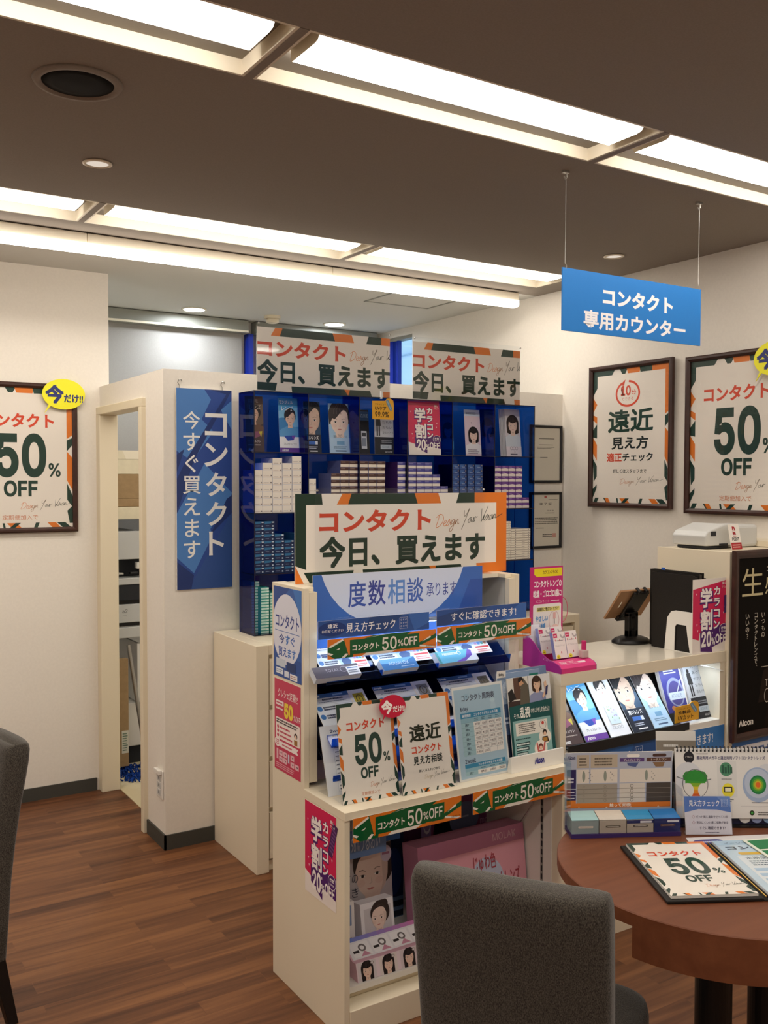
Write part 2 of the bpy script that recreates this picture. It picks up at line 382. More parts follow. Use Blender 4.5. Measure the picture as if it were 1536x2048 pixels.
for a in ((0, 0, .03, F.h), (F.w-.03, 0, F.w, F.h), (0, 0, F.w, .02), (0, F.h-.03, F.w, F.h)): w.fbox(F, *a, -.03, .03, 'blind_metal')
w.fbox(F, .055, .02, .10, F.h-.03, -.02, .03, 'blue_frame'); w.fbox(F, .13, .02, .145, F.h-.03, -.01, .02, 'blue_frame')
win = struct(w.build('window_1'))
w = MB().fbox(F, .03, .02, F.w-.03, F.h-.03, -.004, .002, 'glass'); pn = w.build('window_pane', win)
o = MB().box((6.2, 3.2, -1), (6.6, 12, 6), 'paint', '#b9cfe2').box((6.1, 7.2, .4), (6.2, 7.6, 2.2), 'paint', '#e9f2fa')
for k in range(14): o.box((6.18, 3.2, -1+k*.5), (6.2, 12, -.985+k*.5), 'paint', '#93aec6')
struct(o.build('exterior'))
# blind wall of the storage room
def roller_blind(x0, x1, label, stile):
    r = thing('roller_blind', ((x0+x1)/2, 5.60, 2.49), label, 'blind')
    MB().box((x0, 5.59, 2.478), (x1, 5.69, 2.556), 'blind_metal').box((x0, 5.584, 2.478), (x1, 5.59, 2.492), 'lamp_body').build('headrail', r, bevel=.004)
    MB().box((x0+.02, 5.655, .9), (x1-.02, 5.659, 2.50), 'blind').build('blind_fabric', r)
    return r
roller_blind(1.38, 2.515, 'long grey roller blind behind the partition, lit by a downlight', True)
roller_blind(2.575, 3.48, 'grey roller blind behind the left hanging banner, beside the small window', True)
struct(MB().box((2.527, 5.62, .9), (2.562, 5.69, 2.478), 'blue_frame').build('trim_1'))

# ------------------------------------------------------------------ ceiling lights
def strip_module(x0, x1, y0, label, grp, end=False):
    r = thing('recessed_strip_light', ((x0+x1)/2, y0+SW/2, ZC+.10), label, 'ceiling light', grp); t = .008
    zt = ZC+.038
    h = MB().box((x0, y0, zt), (x1, y0+SW, zt+.02), 'recess_shaded').box((x0, y0, ZC), (x1, y0+t, zt), 'lamp_body').box((x0, y0+SW-t, ZC), (x1, y0+SW, zt), 'lamp_body')  # recess top coloured darker to imitate its shade
    h.box((x0, y0+t, ZC), (x0+t, y0+SW-t, zt), 'lamp_body').box((x1-t, y0+t, ZC), (x1, y0+SW-t, zt), 'lamp_body').build('housing', r)
    a, b, zb = y0+.034, y0+.184, ZC+.004; pr = [(a, zt), (a, zb+.016), (a+.012, zb+.003), (a+.030, zb), (b-.008, zb), (b-.002, zb+.003), (b, zb+.012), (b, zt)]
    xa, xb = x0+.045, x1-.045
    for i, (p, q) in enumerate(zip(pr, pr[1:])): 
        mt = ('lamp_body', 'strip_edge', 'strip_edge', 'strip_light', 'strip_light', 'strip_far_glow', 'strip_far_glow')[i]  # far side glows more than the near one, to light the recess wall
        if i == 0: dm = MB()
        dm.add([(xa, *p), (xb, *p), (xb, *q), (xa, *q)], [[0, 1, 2, 3]], mt)
    for x in (xa, xb): dm.add([(x, *p) for p in pr], [list(range(len(pr)))], 'lamp_body')
    dm.build('diffuser', r)
    return r
WHICH = {1.925: 'nearer ceiling row', 3.52: 'farther ceiling row'}
for y0 in STRIPS:
    xs = [1.006-1.184*3, 1.006-1.184*2, 1.006-1.184, 1.006, 2.19, XE]
    for k, (a, b) in enumerate(zip(xs, xs[1:])):
        if y0 in WHICH: lab = 'fluorescent strip light in the %s, %s' % (WHICH[y0], ['fourth from the right wall','third from the right wall','leftmost panel in sight','middle panel','panel nearest the right wall'][k])
        else: lab = 'white fluorescent strip light behind the viewer'
        strip_module(a+.012, b-.012 if k < 4 else b, y0, lab, 'recessed fluorescent strip lights')
    struct(MB().box((xs[0], y0+.002, ZC-.001), (xs[0]+.024, y0+SW-.002, ZC+.05), 'ceiling').build('trim_2'))
    for x in xs[1:5]: struct(MB().box((x-.012, y0+.001, ZC-.001), (x+.012, y0+SW-.001, ZC+.05), 'ceiling').build('trim_2'))
for k, (a, b) in enumerate(((-1.28, -.09), (-.09, 1.07), (1.07, 2.22), (2.22, 3.37))):
    r = thing('batten_light', ((a+b)/2, 4.0, 2.50), 'surface mounted white batten light below the far strip row, %s' % ['beyond the left edge', 'above the framed left poster', 'middle length', 'right end length'][k], 'ceiling light', 'batten lights')
    MB().box((a+.001, 3.968, 2.512), (b-.001, 4.032, 2.556), 'lamp_body').build('lamp_body', r, bevel=.004)
    pr = [(3.966, 2.514), (3.964, 2.494), (3.971, 2.485), (3.983, 2.481), (4.017, 2.481), (4.029, 2.485), (4.036, 2.494), (4.034, 2.514)]; n = len(pr)
    vs = [(a+.002, p, q) for p, q in pr]+[(b-.002, p, q) for p, q in pr]
    MB().add(vs, [list(range(n))[::-1], list(range(n, 2*n))]+[[i, (i+1) % n, n+(i+1) % n, n+i] for i in range(n)], 'batten_light').build('diffuser', r)
emit('dim_lamp', (1.0, .86, .72), 0.55)
def downlight(x, y, R, label, lit):
    r = thing('downlight', (x, y, ZC-.004), label, 'ceiling light')
    MB().lathe([(R, .004), (R*1.22, .002), (R*1.22, 0), (R*.98, -.003), (R*.94, .004)], (x, y, ZC-.004), 'lamp_body').build('trim_ring', r, smooth=True)
    MB().lathe([(R*.95, .0035), (R*.95, .0025), (1e-7, .0025)], (x, y, ZC-.004), 'down_light' if lit else 'dim_lamp').build('lamp', r)
downlight(.866, 3.089, .038, 'small round downlight in the brown ceiling above the left poster', False)
downlight(3.186, 3.10, .038, 'small round downlight behind the blue hanging sign', False)
downlight(1.10, 5.40, .062, 'unseen downlight added to brighten the storage room behind the left wall', True)  # extra lamp out of view, added to brighten the back room
downlight(2.081, 5.408, .062, 'bright round downlight in front of the long grey blind', True)
downlight(3.05, 5.43, .062, 'bright round downlight above the left hanging banner', True)
r = thing('ceiling_speaker', (.652, 2.495, ZC), 'large round black ceiling speaker with a cream ring', 'speaker')
MB().lathe([(.088, 0), (.092, -.008), (.108, -.006), (.112, 0)], (.652, 2.495, ZC), 'ceiling', n=48).build('trim_ring', r, smooth=True)
MB().lathe([(.089, -.002), (.06, -.005), (1e-6, -.006)], (.652, 2.495, ZC), 'grille', n=48).build('grille', r, smooth=True)
r = thing('smoke_detector', (2.579, 5.375, ZC), 'beige smoke detector on the ceiling behind the left hanging banner', 'smoke detector')
MB().lathe([(.05, 0), (.05, -.018)], (2.579, 5.375, ZC), 'trim_cream').build('base', r)
MB().lathe([(.042, -.018), (.04, -.04), (.03, -.045), (1e-6, -.046)], (2.579, 5.375, ZC), 'trim_cream').build('sensor_head', r, smooth=True)
x0, x1, y0, y1 = 2.80, 3.24, 4.28, 4.645
struct(MB().box((x0, y0, ZC-.003), (x0+.012, y1, ZC), 'blind_metal').box((x1-.012, y0, ZC-.003), (x1, y1, ZC), 'blind_metal').box((x0, y0, ZC-.003), (x1, y0+.012, ZC), 'blind_metal').box((x0, y1-.012, ZC-.003), (x1, y1, ZC), 'blind_metal').build('trim_3'))
# ================================================================== artwork of the posters, cards and packs
GR, OR, RD, PA, INK = '#1d3c31', '#e27a27', '#d9492a', '#efe7dc', '#1f2a26'
SIG = {'D': [(.3, 2), (.15, 1), (0, 0), (.7, .15), (1.25, .8), (1.1, 1.6), (.4, 1.95), (-.3, 1.5)], 'e': [(0, .35), (.5, .55), (.4, .9), (.1, .7), (.1, .2), (.4, 0), (.8, .3)],
       's': [(0, .1), (.45, 1), (.5, .35), (.3, 0), (0, .1)], 'i': [(0, .3), (.2, .85), (.15, .1), (.45, .2)], 'g': [(.5, .8), (.1, .8), (0, .3), (.35, .2), (.55, .8), (.4, -.6), (0, -1), (-.15, -.5), (.7, .2)],
       'n': [(0, 0), (.12, .8), (.12, .1), (.45, .85), (.6, .6), (.6, .1), (.9, .15)], 'Y': [(0, 2.1), (.2, 1.2), (.6, 1.35), (1.05, 2.3), (.65, .8), (.1, -.9)], 'o': [(.3, .8), (0, .4), (.2, 0), (.5, .3), (.4, .8), (.75, .7)],
       'u': [(0, .8), (0, .2), (.3, .1), (.5, .8), (.5, .1), (.8, .2)], 'r': [(0, .1), (.1, .85), (.3, .7), (.55, .85)], 'V': [(0, 2), (.3, .2), (.42, .1), (1.3, 2.3)], 'N': [(0, 0), (.12, .8), (.12, .1), (.45, .85), (.6, .5), (.7, .2), (2.1, .75)]}
def signature(P, x0, y0, x1, y1, L=2, wt=.07, c0=(.86, .5, .25), c1=(.20, .24, .2)):
    x = 0; strokes = []
    for ch in 'Design Your VisioN':
        if ch == ' ': x += .7; continue
        pts = SIG[ch]; strokes.append([(x+a*.9, b) for a, b in pts]); x += max(a for a, b in pts[:max(2, len(pts)-1)])*.9+.16
    tot = x+1.2; sl = .22
    for st in strokes:
        pp = []
        for i in range(len(st)-1):
            p0, p1, p2, p3 = st[max(i-1, 0)], st[i], st[i+1], st[min(i+2, len(st)-1)]
            for t in (0, .25, .5, .75):
                f = lambda a, b, c, d: .5*(2*b+(c-a)*t+(2*a-5*b+4*c-d)*t*t+(3*b-a-3*c+d)*t**3)
                pp.append((f(p0[0], p1[0], p2[0], p3[0]), f(p0[1], p1[1], p2[1], p3[1])))
        pp.append(st[-1]); q = [(x0+(x1-x0)*(a+sl*b)/tot, y1-(y1-y0)*(b+1)/3.3-(y1-y0)*.35*(a/tot-.5)) for a, b in pp]
        k = min(1, max(0, (pp[0][0]/tot-.15)/.3)); col = '#%02x%02x%02x' % tuple(int(255*(c0[i]+(c1[i]-c0[i])*k)) for i in range(3))
        q = [p for p in q if p[0] < P.W]
        if len(q) > 1: P.line(q, wt*(y1-y0)/3.3*1.3, col, L)
    return P
def vision_border(P, g=GR):
    W, H = P.W, P.H; m = W*.058; P.bg(PA); P.L = 1
    def top(a, b, c, s=.6): P.poly([(W*a, 0), (W*b, 0), (W*b-m*s, m), (W*a+m*s, m)], c)
    P.poly([(0, 0), (W*.30, 0), (W*.26, m), (0, m)], g); top(.36, .47, g); top(.45, .64, OR, .35); top(.62, .80, g, .2); P.rect(W*.78, 0, W, m, OR)
    P.poly([(0, m), (m, m), (m, H*.13), (0, H*.19)], g); P.poly([(0, H*.20), (m, H*.255), (m*.1, H*.31)], OR); P.poly([(0, H*.33), (m, H*.35), (m, H*.40), (0, H*.37)], OR)
    P.poly([(0, H*.45), (m, H*.40), (m, H*.51), (0, H*.50)], g); P.poly([(0, H*.50), (m, H*.56), (m, H*.68), (0, H*.62)], OR); P.poly([(0, H*.66), (m, H*.72), (m, H*.80), (m*.3, H*.84)], g); P.poly([(0, H*.90), (m, H*.86), (m, H*.89), (0, H*.97)], g)
    P.poly([(W, m), (W-m, m), (W-m, H*.36), (W, H*.33)], OR); P.poly([(W, H*.35), (W-m, H*.37), (W-m, H*.45), (W, H*.40)], g); P.poly([(W, H*.50), (W-m, H*.45), (W-m, H*.66), (W, H*.74)], OR); P.poly([(W-m, H*.68), (W, H*.78), (W, H*.86), (W-m, H*.80)], g); P.poly([(W-m, H*.88), (W, H*.84), (W, H*.97), (W-m*.6, H*.97)], g)
    y0, y1 = H*.962, H
    for a, wd, c, s in ((.04, .05, g, -.03), (.15, .03, g, .04), (.17, .05, OR, .03), (.33, .02, g, .01), (.37, .09, OR, .05), (.45, .05, g, -.06), (.64, .035, g, -.02), (.75, .08, OR, .05), (.84, .08, g, .06)):
        P.poly([(W*a, y0), (W*(a+wd), y0), (W*(a+wd+s), y1), (W*(a+s), y1)], c)
    return P
def art_fifty(P, tail=True):
    W, H = P.W, P.H; vision_border(P); P.L = 2
    P.text('コンタクト', W*.15, H*.185, W*.82, H*.285, RD, .035); P.text('50', W*.265, H*.325, W*.745, H*.640, GR, .030); P.text('%', W*.765, H*.535, W*.88, H*.635, GR, .02); P.text('OFF', W*.345, H*.660, W*.66, H*.775, GR, .03)
    signature(P, W*.50, H*.795, W*.98, H*.875)
    if tail: P.text('定期便加入で', W*.33, H*.905, W*.66, H*.94, '#cf7a4a')
def art_check_poster(P):
    W, H = P.W, P.H; vision_border(P); P.L = 2
    P.ring(W*.47, H*.19, W*.16, H*.098, W*.022, RD, a0=-85, a1=240); P.poly([(W*.36, H*.125), (W*.44, H*.085), (W*.42, H*.13)], RD)
    P.text('10', W*.38, H*.13, W*.51, H*.205, RD, .03); P.text('分', W*.52, H*.165, W*.58, H*.20, RD, .02); P.text('でできる', W*.39, H*.217, W*.545, H*.24, RD)
    P.text('遠近', W*.21, H*.305, W*.80, H*.475, GR, .03); P.text('見え方', W*.26, H*.505, W*.74, H*.60, INK, .03); P.text('適正', W*.20, H*.625, W*.40, H*.69, RD, .03); P.text('チェック', W*.41, H*.628, W*.80, H*.69, INK, .03)
    P.text('詳しくはスタッフまで', W*.28, H*.745, W*.72, H*.775, INK, .02); signature(P, W*.38, H*.80, W*.93, H*.865)
def art_enkin(P):
    W, H = P.W, P.H; vision_border(P); P.L = 2
    P.text('遠近', W*.20, H*.30, W*.80, H*.475, '#2b2f22', .03); P.text('コンタクト', W*.22, H*.515, W*.79, H*.60, RD, .03); P.text('見え方相談', W*.235, H*.625, W*.79, H*.715, INK, .025)
    P.text('詳しくはスタッフまで', W*.32, H*.765, W*.72, H*.795, INK, .015); signature(P, W*.42, H*.805, W*.90, H*.875, c0=(.78, .68, .5))
def art_banner(P, x0=0.0, x1=1.0):      # the wide notice; W x H, a crop of it when the sheet is cut
    W, H = P.W, P.H; g = '#1d3527'; P.bg(PA); P.L = 1; fx = lambda x: (x-x0)/(x1-x0)*W; m = H*.125
    def pl(pts, c): P.poly([(fx(a), b*H) for a, b in pts], c)
    mx = .045
    if x0 < .02: pl([(0, 0), (.11, 0), (.115, .125), (mx, .125), (mx, .85), (0, .80)], g); pl([(0, .80), (.035, 1), (0, 1)], OR); pl([(.035, .88), (.25, .88), (.24, 1), (.06, 1)], g)
    else: pl([(x0, .84), (.21, .84), (.20, .96), (x0, .96)], g)
    pl([(.20, 0), (.24, 0), (.225, .125), (.175, .125)], OR); pl([(.24, 0), (.53, 0), (.545, .125), (.225, .125)], g); pl([(.53, 0), (.645, 0), (.66, .125), (.545, .125)], OR)
    pl([(.75, 0), (.83, 0), (.83, .125), (.735, .125)], g); pl([(.83, 0), (1, 0), (1, .125), (.83, .125)], OR); pl([(.945, .12), (1, .12), (1, 1), (.945, 1)], OR); pl([(.84, .88), (1, .88), (1, 1), (.845, 1)], OR)
    pl([(.29, .88), (.76, .88), (.775, 1), (.295, 1)], g); pl([(.60, .88), (.635, .88), (.625, .98)], OR); P.L = 2
    def tx(s, a, b, c, d, col, bo): P.text(s, fx(a), H*b, fx(c), H*d, col, bo)
    tx('コンタクト', .10, .185, .61, .445, '#d4472a', .04); tx('今日、買えます', .10, .485, .885, .845, g, .04)
    signature(P, fx(.635), H*.19, fx(.975), H*.45)
def art_strip(P):                        # W=100 H=24
    W, H = P.W, P.H; g = '#0f5a30'; P.bg(OR); P.L = 1
    P.poly([(0, H*.42), (14, 0), (24, 0), (22, H), (6, H), (0, H*.75)], g); P.poly([(1, H*.36), (13, H*.03), (14, H*.10), (2, H*.44)], PA, 2); P.poly([(7, H*.56), (11, H*.46), (10, H*.55)], PA); P.poly([(12, H*.97), (16, H*.78), (18, H*.82), (15, H*.99)], PA); P.poly([(0, H*.64), (5, H*.76), (3, H*.82), (0, H*.74)], PA)
    P.poly([(14, H*.02), (24, 0), (20, H*.85), (18.4, H*.9)], OR, 2); P.rect(19.4, H*.12, 83.3, H*.86, g, 3); P.poly([(32, H*.12), (40, 0), (76, 0), (72, H*.12)], g); P.poly([(30, H), (34, H*.86), (62, H*.86), (56, H)], PA, 3); P.poly([(60, H*.99), (66, H*.84), (72, H*.84)], OR, 4)
    P.poly([(34, H*.1), (48, 0), (52, 0)], PA, 4); P.poly([(83.3, H*.62), (100, H*.22), (100, H*.45), (83.3, H*.8)], g, 2); P.poly([(86, H*.6), (94, H*.32), (95, H*.40)], PA, 3); P.poly([(84, H*.74), (100, H*.92), (96, H*.96), (84, H*.84)], PA, 3)
    P.text('コンタクト', 21.6, H*.36, 45.8, H*.70, PA, .03, 5); P.text('50', 48.4, H*.15, 62, H*.82, PA, .012); P.text('%', 63.2, H*.36, 68, H*.70, PA, .01); P.text('OFF', 68.6, H*.26, 81.4, H*.72, PA, .015); P.text('定期便加入で', 90, H*.80, 98.5, H*.90, '#5a3010')
def art_student(P, top=0.0):             # W=100 H=150, the pink student discount card
    P.bg('#efe6e0'); M, V = '#d41f55', '#4d1a6b'; y = 150; t = top
    P.poly([(0, 12+t*8), (0, 118), (18, 123), (20, 108), (100, 108), (100, 4)] if t else [(0, 0), (100, 0), (100, 112), (20, 106), (20, 120), (0, 114)], M, 1)
    P.poly([(21, 108), (100, 92), (100, 128), (55, 140), (57, 150), (23, 146)] if t else [(20, 100), (100, 96), (100, 132), (58, 126), (57, 146), (20, 128)], V, 2)
    for s, x0, y0, x1, y1 in (('学', 21, 18, 55, 58), ('割', 22, 62, 56, 104)):
        P.text(s, x0-2, y0, x1+3, y1+4, V, .10, 3)
        P.text(s, x0, y0, x1, y1, '#f7f0ec', .038, 4)
    for i, ch in enumerate('カラコン'):
        P.text(ch, 58, 16+i*23, 78, 36+i*23, V, .10, 3); P.text(ch, 59, 17+i*23, 77, 34+i*23, '#f7f0ec', .035, 4)
    P.text('推し', 83, 8, 95, 14, '#f7f0ec', .02, 4); P.text('ブランド', 82, 16, 97, 21, '#f7f0ec', .01)
    P.ell(88, 106, 12, 12, '#f7f0ec', 4); P.ell(88, 106, 11.2, 11.2, V, 5); P.text('複数', 81, 100, 95, 106, '#f7f0ec', .02, 6); P.text('年中 OK', 81, 108, 95, 112, '#f7f0ec', .01)
    for a, b in ((10, 30), (12, 92), (90, 60), (88, 72), (14, 104)): P.poly([(a-1.8, b-2), (a+1.8, b-2), (a, b+2.4)], '#f2c4d0', 3)
    P.text('20', 25, 106, 53, 138, '#f7f0ec', .03, 4); P.text('%', 54, 120, 64, 136, '#f7f0ec', .02); P.text('OFF', 65, 114, 96, 133, '#f7f0ec', .03); P.text("'", 55, 109, 57, 113, '#f7f0ec', .02)
def art_bubble_text(P, col): P.text('今', P.W*.07, P.H*.18, P.W*.50, P.H*.72, col, .05, 2); P.text('だけ!!', P.W*.50, P.H*.44, P.W*.95, P.H*.68, col, .035)
def bubble_outline(w, h):
    pts = []
    for i in range(48):
        a = 2*math.pi*i/48; pts.append((w*.5+w*.5*math.cos(a), h*.44+h*.44*math.sin(a)))
    out = []
    for x, y in pts:
        out.append((x, y))
    k = min(range(48), key=lambda i: abs(out[i][0]-w*.16)+(0 if out[i][1] > h*.44 else 9))
    out.insert(k, (w*.05, h)); return out
def blue_patches(P, c0='#2c4a92', c1='#4d7fc0', c2='#22366f', k=1.0):
    W, H = P.W, P.H; P.bg(c0); P.L = 1
    for pts, c in (([(0, 0), (.5, 0), (.62, .05), (.45, .15), (.66, .21), (.28, .36), (0, .31)], c1), ([(0, .33), (.14, .30), (.0, .42)], c2), ([(1, .05), (.8, .1), (1, .2)], c1), ([(.6, 0), (1, 0), (.3, .36), (.0, .62), (0, .45), (.2, .34), (.9, .02)], c2), ([(.5, .37), (1, .52), (.9, .58), (.6, .70), (.63, .74), (.3, .92), (0, .84), (0, .62)], c1), ([(.9, .55), (1, .53), (1, .62), (.6, .73)], c2), ([(0, .86), (.3, .93), (.25, 1), (0, 1)], c2), ([(.3, .95), (1, .62), (1, 1), (.25, 1)], '#30508f')):
        P.poly([(a*W, b*H) for a, b in pts], c)
    P.L = 2; return P
def art_blue_vertical(P):                # W=100 H=320
    blue_patches(P); c = '#f1efe9'; P.vtext('コンタクト', 71, 34, 280, 44, c, .02, 2); P.vtext('今すぐ買えます', 27, 34, 282, 36, c, .01)
def art_blue_round(P):                   # the card on the end panel, W=100 H=170
    P.bg('#2f5fae'); P.poly([(0, 0), (60, 0), (0, 45)], '#234a94', 1); P.poly([(70, 0), (100, 0), (100, 60)], '#3d78c4'); P.poly([(0, 120), (0, 170), (100, 170), (100, 130)], '#27509c'); P.ell(48, 78, 52, 66, '#dfe1ee', 2)
    P.text('コンタクト', 8, 50, 92, 76, '#27408f', .02, 3); P.rect(6, 82, 93, 83.2, '#3a6cb5'); P.text('今', 20, 88, 40, 106, '#27408f', .02); P.text('す', 42, 88, 60, 106, '#3a78c8', .02); P.text('ぐ', 62, 88, 78, 106, '#3a62b5', .02)
    P.text('買え', 18, 112, 49, 130, '#2f58ac', .02); P.text('ます', 52, 112, 80, 130, '#3a78c8', .02)
    P.rect(10, 135, 44, 150, '#c9d3e0', 4); P.rect(48, 137, 80, 154, '#1f3a72'); P.rect(10, 153, 36, 164, '#e6ecf4'); P.rect(40, 155, 56, 166, '#dfe6f0'); P.rect(60, 157, 86, 168, '#eef0f4')
    P.greek(12, 155, 34, 162, 2, '#8fa0bb', 5); P.greek(62, 159, 84, 166, 2, '#b0726a')
def art_plan(P):                         # the crimson plan card, W=100 H=190
    P.bg('#c8395a'); w = '#f4e9e6'; P.text('クレシェ定期便', 14, 18, 92, 36, w, .01, 1); P.rect(6, 44, 36, 54, w); P.greek(8, 46, 34, 52, 1, '#c8395a', 2); P.greek(6, 58, 34, 64, 1, w, 1, fill=.6)
    P.text('50', 38, 44, 72, 76, '#f2d640', .05, 2); P.text('%OFF', 74, 62, 98, 74, w, .01); P.rrect(5, 80, 97, 124, 3, '#f2e6df', 1); P.greek(8, 82, 94, 92, 2, '#4b3f44', 2, fill=.6)
    for i in range(3): P.ell(14, 99+i*9, 3.6, 3.6, '#c8395a', 2); P.greek(20, 96+i*9, 70, 102+i*9, 1, '#c8395a', 2, fill=.6)
    P.ell(82, 103, 6, 6, '#3a2a26', 2); P.ell(82, 105, 4, 4, '#f0cdb5', 3); P.rect(76, 111, 88, 122, '#a06c2e', 2); P.poly([(20, 128), (92, 128), (86, 134), (92, 140), (20, 140)], w, 1); P.greek(30, 131, 74, 137, 1, '#c8395a', 2); P.ell(12, 132, 11, 10, w, 2); P.greek(5, 126, 19, 138, 3, '#c8395a', 3)
    P.rect(8, 146, 15, 168, '#e7b9c2', 1)
    for x, y in ((18, 147), (34, 147), (18, 160), (34, 160), (62, 146), (62, 160), (79, 160)): P.rect(x, y, x+14, y+11, '#e7b9c2', 1); P.poly([(x+5, y+4), (x+11, y+4), (x+9, y+8)], '#4a2a34', 2)
    P.rect(52, 148, 58, 166, '#c7c9da', 1); P.greek(6, 174, 92, 186, 3, '#e7a9b5', 1)
def art_check_strip(P):                  # W=100 H=23
    P.bg('#2a5299'); P.poly([(45, 0), (75, 0), (58, 23), (38, 23)], '#234480', 1); P.poly([(80, 0), (100, 0), (100, 14), (86, 23)], '#3767b4'); P.text('見え方チェック', 24, 5, 68, 17.5, '#eef0f4', .012, 2); lens_mark(P, 72, 4, 7.5, 15)
    P.ell(12, 11, 12, 9, '#1c3a7c', 3); P.text('遠近', 8, 4.5, 16.5, 10, '#eef0f4', .02, 4); P.text('お任せください', 3, 11.5, 21.5, 15.5, '#eef0f4', .01)
def lens_mark(P, x, y, w, h):
    P.L = 3; t = w*.04
    for a in ((x, y, x+w, y+t), (x, y+h-t, x+w, y+h), (x, y, x+t, y+h), (x+w-t, y, x+w, y+h)): P.rect(*a, '#cfd8ea')
    for i in range(3):
        for j in range(3): P.ring(x+w*(.22+.28*i), y+h*(.22+.28*j), w*.085, h*.085*.9, w*.03, '#e6ebf5', a0=40*(i+j), a1=290+40*(i+j), n=12)
def art_soon_strip(P): P.bg('#2a5299'); P.poly([(0, 10), (30, 0), (60, 0), (10, 23), (0, 23)], '#234480', 1); P.poly([(70, 23), (92, 0), (100, 0), (100, 23)], '#3767b4'); P.text('すぐに確認できます!', 15, 5, 88, 18, '#eef0f4', .012, 2)
def art_consult(P):                      # W=100 H=42
    P.bg('#3d6ab8'); P.ell(46, -8, 42, 40, '#d4dcee', 1); P.poly([(78, 42), (92, 8), (100, 8), (100, 42)], '#2f55a6', 1); P.poly([(86, 42), (92, 26), (100, 38), (100, 42)], '#5a8ad0', 2)
    for i, (ch, c) in enumerate(zip('度数相談', ('#3f57a5', '#3c4793', '#5f8bcc', '#4968b4'))): P.text(ch, 19+i*11.2, 4.6, 29+i*11.2, 19.4, c, .012, 3)
    P.text('承ります', 64.5, 8.5, 83, 16.5, '#49579d', .005)
def art_hanging(P): P.bg('#1f76c4'); w = '#e9e7ea'; P.text('コンタクト', 27, 14, 78, 32, w, .045, 1); P.text('専用カウンター', 14, 39, 88, 58, w, .035)
def face(P, cx, cy, s, hair='#2a1d18', skin='#e3bda2', shirt='#9db4c8', style='bob', L=2, lip='#b8605a', look=0.0):   # a drawn portrait, s = face height
    k = 1.0; fx = s*.39*P.sy/P.sx*k; f = P.sy/P.sx; P.L = L
    if shirt: P.poly([(cx-s*.95*f, cy+s*1.5), (cx-s*.8*f, cy+s*.85), (cx-s*.3*f, cy+s*.62), (cx+s*.3*f, cy+s*.62), (cx+s*.8*f, cy+s*.85), (cx+s*.95*f, cy+s*1.5)], shirt)
    if style in ('bob', 'long'):
        hb = s*(.62 if style == 'bob' else 1.0); P.ell(cx, cy-s*.12, fx*1.38, s*.60, hair, L+1); P.poly([(cx-fx*1.38, cy-s*.15), (cx+fx*1.38, cy-s*.15), (cx+fx*1.3, cy+hb*.85), (cx+fx*.7, cy+hb), (cx-fx*.7, cy+hb), (cx-fx*1.3, cy+hb*.85)], hair)
    elif style == 'up': P.ell(cx+fx*.2, cy-s*.2, fx*1.25, s*.52, hair, L+1); P.ell(cx+fx*.7, cy-s*.52, fx*.6, s*.22, hair)
    else: P.ell(cx, cy-s*.2, fx*1.2, s*.52, hair, L+1)
    P.poly([(cx-fx*.42, cy+s*.2), (cx+fx*.42, cy+s*.2), (cx+fx*.5, cy+s*.72), (cx-fx*.5, cy+s*.72)], skin, L+2)
    sh = '#%02x%02x%02x' % tuple(int(v*.86) for v in bytes.fromhex(skin[1:]))
    P.poly([(cx-fx*.42, cy+s*.40), (cx+fx*.42, cy+s*.40), (cx, cy+s*.62)], sh, L+3)
    P.poly([(cx+fx*a, cy+s*b) for a, b in ((-1, -.15), (-.96, .08), (-.8, .28), (-.45, .44), (0, .51), (.45, .44), (.8, .28), (.96, .08), (1, -.15), (.8, -.38), (.4, -.48), (-.4, -.48), (-.8, -.38))], skin, L+4)
    mixc = lambda c0, c1, t: '#%02x%02x%02x' % tuple(int(p*(1-t)+q*t) for p, q in zip(bytes.fromhex(c0[1:]), bytes.fromhex(c1[1:])))
    e = mixc(hair, '#201a18', .5); P.L = L+5; d = look*fx*.12; brow = mixc(hair, skin, .35); ck = mixc(skin, lip, .08); lp = mixc(lip, skin, .3)
    for sg in (-1, 1):
        x = cx+d+sg*fx*.44; P.ell(x+sg*fx*.1, cy+s*.17, fx*.24, s*.07, ck); P.ell(x, cy+s*.035, fx*.17, s*.026, '#f1ebe6')
        P.poly([(x-fx*.21, cy-s*.072+sg*s*.012), (x, cy-s*.098), (x+fx*.21, cy-s*.072-sg*s*.012), (x+fx*.19, cy-s*.060-sg*s*.012), (x, cy-s*.080), (x-fx*.19, cy-s*.060+sg*s*.012)], brow)
        P.L = L+6; P.ell(x, cy+s*.035, fx*.082, s*.03, e); P.poly([(x-fx*.2, cy+s*.026), (x-fx*.08, cy+s*.004), (x+fx*.08, cy+s*.004), (x+fx*.2, cy+s*.026), (x+fx*.08, cy+s*.014), (x-fx*.08, cy+s*.014)], e); P.L = L+5
    P.poly([(cx+d+fx*.05, cy+s*.06), (cx+d+fx*.14, cy+s*.195), (cx+d, cy+s*.215), (cx+d-fx*.09, cy+s*.205), (cx+d+fx*.06, cy+s*.19)], mixc(skin, sh, .6))
    P.poly([(cx+d-fx*.25, cy+s*.300), (cx+d-fx*.07, cy+s*.284), (cx+d, cy+s*.290), (cx+d+fx*.07, cy+s*.284), (cx+d+fx*.25, cy+s*.300), (cx+d+fx*.1, cy+s*.330), (cx+d-fx*.1, cy+s*.330)], lp)
    P.poly([(cx+fx*.62, cy-s*.2), (cx+fx*.98, cy-s*.15), (cx+fx*.95, cy+s*.08), (cx+fx*.79, cy+s*.27), (cx+fx*.5, cy+s*.42), (cx+fx*.66, cy+s*.2)], mixc(skin, sh, .5), L+4.5)
